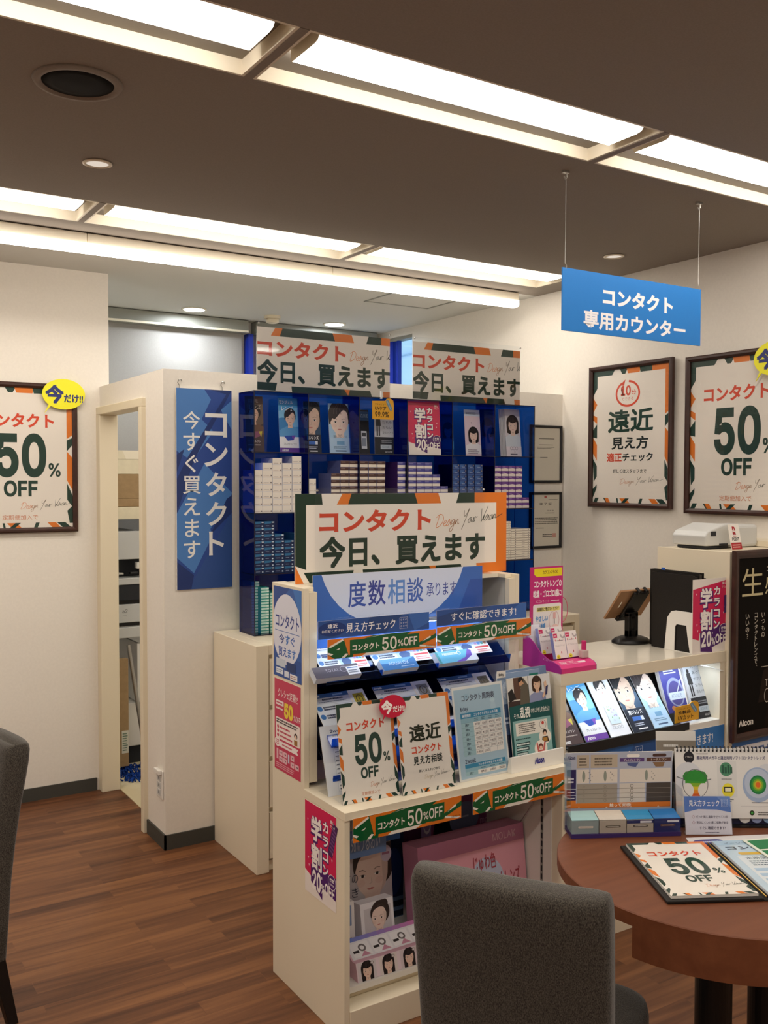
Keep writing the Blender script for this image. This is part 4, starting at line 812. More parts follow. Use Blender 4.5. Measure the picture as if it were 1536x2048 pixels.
for xa, xb, xs in ((GX1-PT-.003, GX1-PT, GX1-PT-.0038), (GX0+PT, GX0+PT+.003, GX0+PT+.003)):
    m = MB().box((xa, GYU+.021, .123), (xb, GYB-.021, 1.217), 'laminate_white').box((xa, 2.265, .123), (xb, GYU+.021, .617), 'laminate_white'); 
    for sy, za, zb, n in ((2.50, .66, 1.21, 20), (2.31, .125, .615, 17)):
        m.box((xs, sy-.006, za), (xs+.0008, sy+.006, zb), 'blind_metal')
        for k in range(n): m.box((xs-.0003, sy-.0035, za+.012+k*.027), (xs+.0011, sy+.0035, za+.030+k*.027), 'slot_dark')
    m.build('side_lining', r)
MB().box((GX0+PT, GYF+.004, 0), (GX1-PT, GYF+.07, .082), 'laminate').box((GX0+PT, GYF+.07, 0), (GX1-PT, GYB-.02, .100), 'trim_cream').build('plinth', r, bevel=.0015)
MB().box((GX0+PT, 2.262, .104), (GX1-PT, GYB-.02, .122), 'laminate_white').build('bottom_shelf', r, bevel=.001)
m = MB().tube([(2.045, 2.64, 1.205), (2.05, 2.63, 1.16), (2.062, 2.62, 1.12), (2.068, 2.61, 1.02)], .003, 'black'); m.build('cable', r)
# blue sloping trays
def tray(y0, z0, y1, z1):
    m = MB(); x0, x1 = GX0+.046, GX1-.085; pr = [(y0, z0), (y1, z1), (y1-.006, z1+.026)]
    for (a, b), (c, d) in zip(pr, pr[1:]):
        nx, nz = (d-b), -(c-a); L = math.hypot(nx, nz); nx, nz = nx/L*.003, nz/L*.003
        m.add([(x0, a, b), (x1, a, b), (x1, c, d), (x0, c, d), (x0, a+nx, b+nz), (x1, a+nx, b+nz), (x1, c+nx, d+nz), (x0, c+nx, d+nz)], BOXF, 'acrylic_blue')
    return m
TIERS = ((2.585, 1.105, 2.402, .951), (2.545, .925, 2.372, .775), (2.50, .79, 2.365, .67))
for T in TIERS: tray(*T).build('sloping_tray', r)
MB().box((GX0+.046, 2.628, .66), (GX1-.085, 2.632, 1.15), 'acrylic_blue_deep').build('blue_backing', r)
MB().box((GX0+.06, 2.430, 1.105), (GX1-.10, 2.452, 1.114), 'steel').box((GX0+.065, 2.434, 1.1035), (GX1-.105, 2.448, 1.105), 'led_light').build('led_bar', r)
MB().box((1.325, 2.372, 1.031), (2.085, 2.375, 1.150), 'acrylic_clear').box((1.325, 2.372, 1.028), (2.085, 2.46, 1.031), 'acrylic_clear').build('header_rail', r)
# header strips and price strips (slid into the rail)
def strip(px0, px1, z0, z1, y, art, lab, cat='shelf strip', group='shelf strips'):
    a, b = on(px0, 1250, 'y', y), on(px1, 1250, 'y', y); F = front_rect(a.x, b.x, z0, z1, y); return card('shelf_strip', F, art, 100, 23, lab, cat, group, th=.0012, mat='print_gloss')
strip(636, 858, 1.093, 1.145, 2.368, art_check_strip, 'blue eye check strip with lens marks in the shelf header, left half')
strip(873, 1052, 1.098, 1.147, 2.368, art_soon_strip, 'blue strip with white lettering in the shelf header, right half')
strip(655, 872, 1.034, 1.091, 2.364, art_strip, 'upper left green and orange 50% OFF strip below the blue header')
strip(874, 1062, 1.038, 1.095, 2.364, art_strip, 'upper right green and orange 50% OFF strip below the blue header')
for x0, x1, lab in ((1.299, 1.668, 'lower left green and orange 50% OFF strip on the ledge edge'), (1.712, 2.090, 'lower right green and orange 50% OFF strip on the ledge edge')):
    card('shelf_strip', front_rect(x0, x1, .555, .622, GYF-.003), art_strip, 100, 23, lab, 'shelf strip', 'shelf strips', th=.0012, mat='print_gloss')
a, b = on(628, 1200, 'y', 2.53), on(964, 1200, 'y', 2.53)
card('lens_notice', front_rect(1.330, 1.971, 1.035, 1.262, 2.50), art_consult, 100, 42, 'light blue lens power consultation notice hanging below the big sign', 'sign', th=.0015, mat='print_gloss')
# big sign on top
F = front_rect(1.301, 2.121, 1.2325, 1.505, 2.558)
r = thing('big_sign', base_of(F), 'big white sign with orange and green border on top of the promotion shelf', 'sign')
card('sign_board', F, lambda P: art_banner(P), 100, 33, None, None, th=.004, parent=r)
a, b = on(631, 1000, 'y', 2.55), on(970, 1000, 'y', 2.55)
H2 = Frame((a.x, 2.555, 1.522), (1, 0, 0), (0, 0, -1), b.x-a.x, 1.522-1.2325)
m = MB().fbox(H2, 0, 0, H2.w, H2.h, .001, .0028, 'acrylic_clear').fbox(H2, 0, 0, H2.w, H2.h, -.011, -.009, 'acrylic_clear').fbox(H2, 0, H2.h-.003, H2.w, H2.h, -.05, .05, 'acrylic_clear')
hold = m.build('acrylic_holder', r)
for u in (.006, H2.w-.006): MB().lathe([(.003, 0), (.003, .005), (1e-6, .006)], H2.at(u, .007, .0028), 'steel', n=10, axis=(H2.U, -H2.V, H2.N)).build('pin', hold)
# cards on the end panel
F = left_rect(2.468, 2.655, .945, 1.222, GX0-.0006); card('wall_card', F, art_blue_round, 100, 170, 'blue card with a pale round centre on the shelf end panel', 'card', th=.0008)
F = left_rect(2.474, 2.650, .655, .936, GX0-.0006); card('wall_card', F, art_plan, 100, 190, 'crimson subscription card below the blue round card on the shelf end panel', 'card', th=.0008)
p0, p1 = on(607, 1595, 'x', GX0), on(672, 1640, 'x', GX0); F = left_rect(2.262, 2.447, .345, .613, GX0-.0006)
card('discount_card', F, lambda P: art_student(P), 100, 150, 'pink student discount card low on the shelf end panel', 'card', th=.0008)
p = on(666, 1682, 'x', GX0); F = left_rect(p.y-.018, p.y+.018, p.z-.05, p.z+.05, GX0-.0014); F.U, F.V = (F.U+F.V*.32).normalized(), (F.V-F.U*.32).normalized(); F.O = p+Vector((-.0014, 0, 0))-F.U*.014-F.V*.05
m = MB(); P = Print(m, F, 36, 100, n0=.0); m.fbox(F, 0, 0, .028, .1, -.0006, 0, 'print', '#4a1d58'); P.L = 2; P.greek(6, 14, 30, 88, 7, '#7d4f8c', 2); tag(m.build('price_tag', origin=p), 'tilted violet sticker at the edge of the pink card on the shelf end panel', 'tag')
# info cards and product boxes on the trays
def slope_frame(T, px0, px1, s0, s1, pyref, off=.0052):
    y0, z0, y1, z1 = T; L = math.hypot(y0-y1, z0-z1); dy, dz = (y0-y1)/L, (z0-z1)/L; ym = y1+dy*(s0+s1)/2
    a, b = on(px0, pyref, 'y', ym), on(px1, pyref, 'y', ym); nrm = Vector((0, -dz, dy))
    return Frame(Vector((a.x, y1+dy*s1, z1+dz*s1))+nrm*off, (1, 0, 0), (0, -dy, -dz), b.x-a.x, s1-s0)
def art_info(P, medal, day):             # W=150 H=100
    P.rect(0, 0, 104, 100, '#dfe6ee', 0); P.rect(0, 0, 104, 13, '#3a5f9c', 1); P.text(day, 3, 3, 24, 10, '#eef2f8', .03, 2); P.rect(60, 4, 88, 9, '#8fb0dc', 2); P.rect(0, 13, 104, 32, '#cdd2dc', 1); P.greek(26, 16, 84, 22, 1, '#27324f', 2, fill=.8, jitter=0); P.greek(14, 25, 92, 29, 1, '#5b6780', 2, fill=.6, jitter=0)
    for k in range(2): P.ell(10, 46+k*26, 7, 8, '#4a7fc0', 2); P.greek(20, 40+k*26, 62, 54+k*26, 2, '#2b3550', 2, fill=.7)
    P.rect(66, 44, 102, 88, '#b8d2ec', 1); P.poly([(72, 70), (86, 54), (102, 70), (96, 86), (76, 86)], '#34507f', 2)
    P.rect(107, 0, 150, 100, '#e2e4e8', 0); P.rect(114, 12, 144, 52, medal, 1); P.ring(129, 31, 10, 14, 2.4, '#5a5038', 2); P.text('1', 126.5, 24, 131, 40, '#5a5038', .01)
    for k, c in enumerate(('#e6a0b4', '#4a8fd0', '#3f9f6a', '#e08a3a')): P.rect(112+k*9, 58, 119+k*9, 68, c, 1)
    P.rect(110, 74, 148, 80, '#c83a3a', 1); P.greek(111, 84, 147, 97, 2, '#c86a6a', 1, fill=.6)
MEDAL = ('#b8a83a', '#8d9096', '#6d6a5c')
for ti, (cards, py, day) in enumerate((((( 618, 725), (735, 848), (862, 968)), 1325, '1day'), (((618, 738), (757, 866), (888, 986)), 1400, '2week'))):
    for k, (a, b) in enumerate(cards):
        F = slope_frame(TIERS[ti], a, b, .045 if ti == 0 else .07, .155 if ti == 0 else .185, py)
        if F.O.x < GX0+.048: F = Frame((GX0+.048, F.O.y, F.O.z), F.U, F.V, F.w-(GX0+.048-F.O.x), F.h)
        card('info_card', F, lambda P, k=k, day=day: art_info(P, MEDAL[k], day), 150, 100, 'white and blue product card, %s on the %s blue tray' % (('left', 'middle', 'right')[k], ('upper', 'lower')[ti]), 'card', 'product cards on the blue trays', th=.001)
def tray_box(T, px0, px1, py, s, dpt, h, art, lab):
    F = slope_frame(T, px0, px1, s, s+h, py, off=.0055); m = MB(); K = Frame(F.at(0, 0, dpt), F.U, F.V, F.w, F.h); m.fbox(F, 0, 0, F.w, F.h, 0, dpt, 'print', '#cfd6e2'); art(Print(m, K, 100, 36)); tag(m.build('lens_box', origin=base_of(F)), lab, 'box')
def art_pb(P): P.rect(0, 0, 100, 36, '#5fb0d4', 0); P.poly([(46, 36), (76, 24), (88, 0), (100, 0), (100, 36)], '#dfe6f2', 1); P.poly([(40, 36), (70, 24), (84, 0), (92, 4), (88, 20), (64, 36)], '#6a48b4', 2); P.rect(0, 0, 6, 36, '#3f8f9c', 1); P.text('PRECISION', 16, 6, 52, 13, '#f2f6fa', .02, 3); P.ring(58, 9, 5, 6, 1.4, '#f2f6fa', 3)
def art_aq(P): P.rect(0, 0, 100, 36, '#2f6fae', 0); P.poly([(0, 0), (100, 0), (60, 16), (0, 14)], '#5fa0d8', 1); P.text('AQUALOX', 20, 10, 78, 22, '#b9d2ea', .0, 2); P.greek(52, 26, 90, 30, 1, '#b9d2ea', 2)
def art_tt(P): P.rect(0, 0, 100, 36, '#4f4856', 0); P.text('TOTAL', 26, 10, 56, 19, '#a79fae', .0, 1); P.ring(66, 14, 8, 9, 1.4, '#a79fae', 1); P.rect(72, 8, 100, 34, '#e6e9ee', 1); P.rect(74, 11, 98, 14, '#3a5f9c', 2); P.greek(75, 18, 96, 30, 2, '#6d7484', 2)
tray_box(TIERS[0], 622, 712, 1350, .005, .022, .042, art_tt, 'dark grey lens box leaning on the upper blue tray, left end')
tray_box(TIERS[0], 757, 826, 1330, .005, .022, .042, art_aq, 'blue lens box in the middle of the upper blue tray')
tray_box(TIERS[0], 868, 945, 1315, .005, .022, .046, art_pb, 'turquoise and violet lens box at the right of the upper blue tray')
# ---- stands on the ledge
ZL = .6409
F = leaning((1.302, 2.352, ZL), (1.452, 2.352, ZL), .198, 17)
def art_list(P, head):
    P.bg('#eef0f4'); P.text(head, 22, 8, 92, 16, '#24356c', .02, 1); P.greek(26, 20, 94, 25, 1, '#4b5675', 1, fill=.7); P.rect(24, 28, 98, 34, '#b9d2ea', 1); P.rect(24, 34, 98, 105, '#d5dae4', 1); P.rect(25, 35, 97.5, 104, '#f3f4f7', 2)
    for k in range(8): P.rect(25, 42+k*8, 97, 42.4+k*8, '#8a92a6', 3); P.greek(27, 36.5+k*8.4, 60, 40+k*8.4, 1, '#3a425a', 3, fill=.6)
    P.greek(24, 109, 70, 113, 1, '#24356c', 1, fill=.7); P.rect(24, 116, 98, 134, '#d5dae4', 1); P.rect(25, 117, 97.5, 133, '#f3f4f7', 2); P.greek(28, 119, 70, 131, 2, '#3a425a', 3)
stand('leaflet_stand', F, lambda P: art_list(P, '2weekタイプ'), 100, 140, 'white list sheet stand behind the 50% OFF stand on the ledge', 'sign stand')
F = leaning((1.303, 2.270, ZL), (1.486, 2.262, ZL), .277, 9.5)
r = stand('sign_stand', F, lambda P: art_fifty(P), 100, 150, '50% OFF acrylic stand, left of the consultation stand on the ledge', 'sign stand')
F = leaning((1.489, 2.247, ZL), (1.672, 2.241, ZL), .277, 9.5); r = stand('sign_stand', F, art_enkin, 100, 150, 'consultation acrylic stand with a red bubble tag on its top corner, middle of the ledge', 'sign stand', mat='print_gloss')
B = Frame(F.at(-.058, -.012, .0045), F.U, F.V, .088, .074)
m = MB(); bubble(m, B, '#bf1238', '#f2e9e4', th=.0008); o = m.build('speech_bubble_tag', r); o['label'] = 'red speech bubble tag'
def art_cycle(P):                        # W=100 H=140
    P.bg('#e4e4e0'); P.rect(3, 4, 97, 137, '#a9c6d8', 1)
    for k in range(16): P.ell(10+random.random()*80, 10+random.random()*118, 3+random.random()*5, 3+random.random()*5, random.choice(['#b4cedd', '#9dbfd3', '#bcd6e2']), 2)
    P.text('コンタクト周期表', 17, 13, 82, 23, '#3a3a52', .02, 3); P.text('1day', 13, 31, 28, 38, '#2c3a58', .015); P.rect(12, 40, 92, 48, '#2f86ae', 3); P.text('装用頻度', 15, 42, 32, 46.5, '#e8eef4', .02, 4); P.text('コンタクトがなくなる日数', 38, 42, 86, 46.5, '#e8eef4', .02)
    rows = ('週7', '週6', '週5', '週4', '週3', '週2', '週1'); vals = (('30日', '30日', '60日', '90日'), ('33日', '35日', '70日', '105日'), ('38日', '42日', '84日', '126日'), ('35日', '52日', '105日', '157日'), ('47日', '70日', '140日', '210日'), ('70日', '105日', '210日', '315日'), ('140日', '210日', '', ''))
    P.rect(12, 48, 92, 55, '#8db6c6', 3); [P.greek(38+k*14, 49, 46+k*14, 54, 2, '#3f6a80', 4) for k in range(4)]; P.rect(36, 55, 92, 104, '#ece8e2', 3); P.rect(12, 55, 36, 104, '#9fc3cc', 3)
    for i, rw in enumerate(rows):
        P.rect(12, 54.8+i*7, 92, 55.1+i*7, '#7a98a6', 5); P.text(rw, 19, 56.6+i*7, 27, 60.4+i*7, '#2d4458', .01, 5)
        for j, v in enumerate(vals[i]):
            if v: P.text(v, 38.5+j*14, 56.8+i*7, 48+j*14, 60.4+i*7, '#4a3d48', .012, 5)
    for j in range(1, 4): P.rect(35.8+j*14, 55, 36.2+j*14, 104, '#9a9aa0', 5)
    P.text('2week', 13, 108, 34, 115, '#2c3a58', .015, 3); P.rect(12, 116, 92, 122, '#2f86ae', 3); P.text('コンタクトがなくなる日数', 38, 117.2, 86, 121, '#e8eef4', .02, 4); P.rect(12, 122, 92, 127, '#8db6c6', 3); P.rect(36, 127, 92, 133, '#ece8e2', 3); P.rect(12, 127, 36, 133, '#9fc3cc', 3); P.text('週7', 19, 128, 27, 132, '#2d4458', .01, 5)
    for j, v in enumerate(('84日', '168日', '252日')): P.text(v, 42+j*18, 128, 53+j*18, 132, '#4a3d48', .012, 5); P.greek(42+j*18, 123, 52+j*18, 126, 1, '#3f6a80', 5)
F = leaning((1.700, 2.257, ZL), (1.899, 2.262, ZL), .280, 9.5); stand('sign_stand', F, art_cycle, 100, 140, 'pale blue lens cycle table stand on the ledge', 'sign stand')
def art_astig(P):                        # W=100 H=145
    P.bg('#0e4b4c'); P.rect(0, 0, 48, 46, '#d8d4cc', 1); P.rect(14, 0, 30, 38, '#5a4033', 2); P.poly([(0, 24), (10, 18), (18, 36), (2, 42)], '#201c1c', 3); P.poly([(28, 4), (38, 2), (48, 16), (48, 48), (26, 48), (30, 20)], '#5e574a', 4); P.ell(31, 6, 6, 7, '#1f1815', 5); P.poly([(26, 10), (34, 6), (38, 12), (28, 16)], '#c89a76', 6); P.rect(0, 40, 48, 52, '#3a2a28', 2)
    P.rect(49, 0, 100, 48, '#d9d9da', 1); face(P, 68, 16, 21, '#3a2419', '#dcb79c', '#8b92b4', 'bob', 3); P.poly([(84, 14), (90, 12), (92, 30), (80, 42), (78, 38), (86, 28)], '#dcb79c', 12); P.poly([(88, 22), (94, 20), (90, 36), (85, 37)], '#2a2e5a', 13); P.poly([(0, 49), (100, 44), (100, 145), (0, 145)], '#0f4e4e', 9)
    P.text('それ、', 8, 62, 22, 70, '#e8ece6', .01, 14); P.text('乱視', 23, 52, 46, 71, '#f2f2ea', .03); P.text('のせいかもしれません!?', 48, 56, 92, 65, '#e8ece6', .012); P.rect(4, 74, 92, 145, '#86b0ae', 14); P.rect(10, 78, 84, 100, '#e4e0d6', 15); P.greek(16, 80, 56, 97, 5, '#6d6a66', 16, jitter=.1); P.ring(73, 87, 8, 8, .8, '#8a8a88', 16); P.ell(73, 84, 3, 3, '#c0453a', 17)
    P.greek(8, 104, 52, 108, 1, '#2b4a4a', 15); 
    for k in range(3): P.rect(8, 112+k*8, 40-k*3, 118+k*8, '#123c3e', 15); P.greek(9, 113+k*8, 38-k*3, 117+k*8, 1, '#d9e4e0', 16, fill=.7, jitter=0)
    P.greek(8, 135, 34, 139, 1, '#2b4a4a', 15); P.ell(76, 108, 14, 13, '#ece6da', 15); P.ell(76, 101, 5, 5, '#2a211d', 16); P.ell(76, 103.5, 3.4, 3.4, '#e6bfa2', 17); P.poly([(67, 118), (70, 108), (82, 108), (85, 118)], '#3a2a20', 16); P.rect(71, 110, 81, 116, '#b0803a', 17)
    P.ell(64, 128, 15, 15, '#ece6da', 16); P.ell(64, 124, 5, 5, '#6a2f25', 17); P.ell(64, 126, 3.2, 3.2, '#e6bfa2', 18); P.poly([(54, 118), (57, 116), (60, 130), (68, 130), (73, 116), (76, 118), (71, 138), (57, 138)], '#c4605a', 17); P.rect(52, 134, 66, 142, '#e0dcd6', 18); P.poly([(10, 138), (30, 133), (34, 138), (14, 145)], '#33508a', 15)
def art_oneday(P): P.bg('#8fa3be'); P.rect(0, 0, 100, 10, '#7f95b4', 1); P.ell(26, 28, 18, 16, '#b7c6d8', 1); P.text('1day', 14, 22, 38, 34, '#eef2f6', .0, 2); P.rect(0, 50, 100, 145, '#41597f', 1); P.greek(6, 70, 90, 84, 2, '#c3d0e2', 2); P.rect(0, 100, 100, 145, '#1b2540', 2)
r = thing('leaflet_holder', (1.995, 2.265, ZL), 'white leaflet holder at the right end of the ledge', 'leaflet holder')
m = MB(); pr = [(2.240, ZL), (2.300, ZL), (2.312, .690), (2.302, .690), (2.290, .650), (2.262, .650), (2.254, .688), (2.246, .688)]; k = len(pr)
m.add([(1.886, y, z) for y, z in pr]+[(2.106, y, z) for y, z in pr], [list(range(k))[::-1], list(range(k, 2*k))]+[[i, (i+1) % k, k+(i+1) % k, k+i] for i in range(k)], 'laminate_white')
P = Print(m, Frame((1.886, 2.2453, .688), (1, 0, 0), (0, -.12, -.99), .22, .046), 100, 21); P.text('Alcon', 43, 6, 61, 15, '#2a2a86', .04, 1); m.build('holder_base', r)
F = leaning((1.917, 2.266, .652), (2.093, 2.264, .652), .272, 8.5); card('leaflet', F, art_astig, 100, 150, 'green astigmatism leaflet with two photographs in the white leaflet holder', 'leaflet', th=.004)
F = leaning((1.890, 2.280, .6515), (2.066, 2.279, .6515), .287, 8.5); card('leaflet', F, art_oneday, 100, 150, 'blue grey one day leaflet behind the green leaflet', 'leaflet', th=.004)
F = leaning((1.93, 2.292, .652), (2.105, 2.291, .652), .292, 8.5); card('leaflet', F, lambda P: P.bg('#6f85a6'), 100, 150, 'rearmost slate blue leaflet in the white leaflet holder', 'leaflet', th=.003)
for px, py, c, s, lab in ((993, 1343, '#e6e2dc', '1day', 'white one day index tab on the rear leaflet'), (1058, 1347, '#1f7a6a', '乱視用', 'green index tab on the leaflet holder')):
    p = on(px, py, 'y', 2.318); F = front_rect(p.x, p.x+.036, p.z-.022, p.z, 2.3165 if c[1] == 'e' else 2.3155); m = MB().fbox(F, 0, 0, F.w, F.h, -.0012, 0, 'paint', c); Print(m, F, 100, 60).text(s, 20, 20, 80, 48, '#3a3a3a' if c[1] == 'e' else '#e8f0ea', .02, 1); tag(m.build('index_tab', origin=base_of(F)), lab, 'tab')
# ---- lower compartment
ZS = .1225
def art_moist(P):                        # W=150 H=100 pink carton front
    P.bg('#d99aa8'); P.rect(0, 0, 150, 18, '#b97896', 1); P.text('MOLAK', 104, 5, 138, 13, '#d9b3c2', .0, 2); P.ell(92, 62, 26, 34, '#b9bfd6', 2); face(P, 44, 84, 76, '#241a1a', '#e8c4b2', None, 'bob', 3)
    P.text('じゅわ色', 74, 24, 106, 42, '#a23a48', .01, 13); P.text('ちゅるりんレンズ', 78, 46, 140, 66, '#a23a48', .01); P.greek(118, 72, 142, 82, 2, '#8d4a58'); P.ring(132, 90, 7, 8, 1.5, '#8a7a7a', 13); P.ell(132, 90, 5.2, 6.2, '#e6e6e2', 13); P.rect(0, 18, 24, 100, '#c97f98', 1)
F = leaning((1.640, 2.362, ZS), (2.066, 2.362, ZS), .287, 7); m = MB().fbox(F, 0, 0, F.w, F.h, -.085, 0, 'print', '#c489a6'); art_moist(Print(m, F, 150, 100)); tag(m.build('display_carton', origin=base_of(F)), 'large pink lens carton with red lettering in the lower compartment', 'box')
def art_woman(P):                        # W=100 H=100
    P.bg('#c9c3c6'); P.rect(0, 0, 46, 100, '#cbb9c2', 1); face(P, 74, 29, 54, '#3a2f2a', '#e6cdc0', '#c3cad4', 'up', 3, look=-1); P.ell(93, 12, 7, 9, '#cfc4d6', 12); P.greek(88, 9, 98, 14, 1, '#a05a7a', 13); P.rect(42, 86, 100, 100, '#d49aac', 12)
    for k, s in enumerate(('はじめての', 'ときめき', 'つけた')): P.text(s, 12, 26+k*15, 56, 36+k*15, '#4a4a58', .0, 13)
F = leaning((1.320, 2.47, ZS), (1.604, 2.47, ZS), .285, 5); card('photo_board', F, art_woman, 100, 100, 'portrait board of a person with pinned up hair, lower compartment left', 'board', th=.004)
F = leaning((1.352, 2.384, ZS), (1.412, 2.384, ZS), .175, 4); m = MB().fbox(F, 0, 0, F.w, F.h, -.03, 0, 'print', '#d9d6d6'); P = Print(m, F, 60, 175); P.bg('#dedad9'); P.rect(4, 10, 50, 70, '#7d8fb0', 1); [P.ring(46, 108+k*14, 4, 4, 1, '#8a7f78', 1) for k in range(3)]; tag(m.build('lens_carton', origin=base_of(F)), 'narrow white and blue carton at the left of the lower compartment', 'box')
F = leaning((1.440, 2.384, ZS), (1.556, 2.384, ZS), .152, 9); m = MB().fbox(F, 0, 0, F.w, F.h, -.045, 0, 'print', '#e6e4ea')
P = Print(m, F, 100, 125); P.bg('#e3e0e4'); P.rect(10, 14, 92, 125, '#c9c4c8', 1); face(P, 54, 40, 56, '#352a26', '#e6cdc0', '#c9c2cf', 'up', 3, look=-1); P.rect(76, 92, 92, 108, '#e9e4e8', 13); tag(m.build('portrait_carton', origin=base_of(F)), 'white carton with a framed portrait behind the trial lens tray', 'box')
r = thing('trial_tray', (1.49, 2.31, ZS), 'trial lens tray with four portraits and eye circles, lower compartment front', 'display tray')
m = MB(); pr = [(2.270, ZS), (2.372, ZS), (2.372, .190), (2.364, .204), (2.302, .170), (2.284, .172)]; k = len(pr)
m.add([(1.352, y, z) for y, z in pr]+[(1.640, y, z) for y, z in pr], [list(range(k))[::-1], list(range(k, 2*k))]+[[i, (i+1) % k, k+(i+1) % k, k+i] for i in range(k)], 'print', '#d9aebd')
F = Frame((1.352, 2.284, .172), (1, 0, 0), (0, -.014, -.0495), .288, .0514); P = Print(m, F, 200, 50, n0=.0005); P.bg('#e6d4dc')
for k in range(4):
    x = 24+k*50; P.rect(x-21, 1, x+21, 49, ('#d9d0d4', '#e2d6d4', '#dacbd0', '#d5ccd2')[k], 1); face(P, x, 25, 37, '#1f1719', '#eccbb9', '#e8e4e8', 'long', 2); P.ell(x+12, 8, 4, 4, '#d6cfd0', 11); P.ring(x+12, 8, 4, 4, 1, '#7a6a66', 12, n=14)
m.build('tray_body', r); m = MB()
F = Frame((1.356, 2.364, .2045), (1, 0, 0), (0, -.062, -.034), .280, .0700); P = Print(m, F, 200, 52, n0=.0006)
for k in range(10): P.rect(k*20, 0, k*20+20, 10, '#%02x%02x%02x' % (int(110+k*11), int(130-k*1), int(200-k*3)), 0)
P.rect(0, 10, 200, 52, '#dfdde2', 0)
for k in range(4): P.rect(6+k*49, 14, 50+k*49, 48, '#e9e7ea', 1); P.ring(32+k*49, 28, 9, 9, 4, '#6d6668', 2, n=20); P.rect(8+k*49, 32, 22+k*49, 38, '#2a2426', 2); P.poly([(22+k*49, 48), (34+k*49, 36), (46+k*49, 48)], '#c48aa0', 2)
m.build('sample_row', r)
def hang(px0, px1, y0p, y1p, y, lab, fn, name='hanging_card'):
    a = on(px0, y0p, 'y', y); b = on(px1, y1p, 'y', y); F = front_rect(a.x, b.x, b.z, a.z, y); card(name, F, fn, 100, 100, lab, 'card', th=.0012)
def art_98(P): P.bg('#6f8fc4'); P.text('98%うるおい', 10, 20, 84, 80, '#cfdcf0', .0, 1)
hang(694, 772, 1664, 1702, 2.40, 'light blue 98% band hanging below the left price strip', art_98)
hang(768, 806, 1668, 1856, 2.555, 'dark navy tall card beside the portrait board', lambda P: (P.bg('#18244a'), P.ell(50, 40, 44, 24, '#22366a', 1), P.rect(0, 66, 100, 100, '#5c7394', 1), [P.rect(0, 70+k*10, 100, 76+k*10, '#1c2030', 2) for k in range(3)]))
hang(766, 800, 1652, 1676, 2.45, 'small blue round-the-clock card under the left price strip', lambda P: (P.bg('#2f66ae'), P.greek(12, 30, 88, 70, 2, '#d4e0f2', 1)))
hang(800, 842, 1640, 1700, 2.58, 'small purple sheet behind the pink carton', lambda P: P.bg('#4a2148'))
hang(858, 990, 1604, 1690, 2.60, 'mauve portrait sheet hanging behind the pink carton', lambda P: (P.bg('#8f4f80'), P.ell(30, 60, 24, 50, '#1c1616', 1), P.ell(52, 40, 22, 28, '#7d8cb4', 2), P.greek(40, 34, 64, 40, 1, '#c3cbe0', 3), P.text('moist', 76, 44, 98, 56, '#cfa6c6', .0, 3)))
hang(842, 862, 1625, 1690, 2.58, 'lilac sheet with a white ring behind the pink carton', lambda P: (P.bg('#9a86b4'), P.ring(60, 40, 36, 26, 8, '#e4e0ea', 1)))
tag(MB().tube([(2.062, 2.30, .60), (2.066, 2.35, .48), (2.060, 2.42, .38), (2.068, 2.52, .22)], .002, 'steel').tube([(2.061, 2.31, .585), (2.064, 2.335, .535)], .005, 'laminate_white').build('power_cord', origin=(2.062, 2.3, .6)), 'thin white power cord hanging inside the lower compartment', 'cord')
# ================================================================== service counter
KX0, KX1, KY0, KY1, KZ = 2.116, 2.934, 2.272, 2.668, .918
r = thing('service_counter', ((KX0+KX1)/2, 2.47, 0), 'cream service counter with a lit front niche beside the promotion shelf', 'counter')
MB().box((KX0, KY0, .880), (KX1, KY1, KZ), 'laminate').box((KX0+.004, KY0+.004, KZ), (KX1-.001, KY1-.004, KZ+.0012), 'marble').build('worktop', r)
m = MB().box((KX0, KY0+.001, 0), (KX0+.024, KY1, .8795), 'laminate').box((KX1-.030, KY0+.001, 0), (KX1, KY1, .8795), 'laminate')
m.box((KX0+.024, KY0+.001, 0), (KX1-.030, KY0+.02, .645), 'laminate').box((KX0+.024, KY1-.015, .02), (KX1-.03, KY1, .8795), 'laminate'); m.build('carcass', r)
MB().box((KX0+.024, KY0+.001, .6455), (KX1-.030, KY1-.0155, .668), 'laminate_white').box((KX0+.024, 2.56, .668), (KX1-.03, 2.57, .879), 'laminate_white').build('niche_shelf', r)
MB().box((KX0+.05, KY0+.03, .872), (KX1-.06, KY0+.046, .8795), 'steel').box((KX0+.055, KY0+.033, .8705), (KX1-.065, KY0+.044, .872), 'niche_light').build('niche_lamp', r)
KT = KZ+.0016
r = thing('brochure_rack', (2.42, 2.33, .669), 'black sloping brochure rack in the lit counter niche', 'rack')
def slab(y0, z0, y1, z1, x0, x1, th, mat, col='#ffffff'):
    L = math.hypot(y1-y0, z1-z0); ny, nz = -(z1-z0)/L*th, (y1-y0)/L*th
    return MB().add([(x0, y0, z0), (x1, y0, z0), (x1, y1, z1), (x0, y1, z1), (x0, y0-ny, z0-nz), (x1, y0-ny, z0-nz), (x1, y1-ny, z1-nz), (x0, y1-ny, z1-nz)], BOXF, mat, col)
slab(2.298, .672, 2.440, .862, KX0+.026, 2.722, .004, 'black').build('sloping_back', r)
MB().box((KX0+.026, 2.262, .6685), (2.722, 2.300, .6725), 'black').box((KX0+.026, 2.258, .657), (2.722, 2.2635, .683), 'black').box((KX0+.04, 2.2585, .649), (2.70, 2.2635, .657), 'black').build('tray_lip', r)
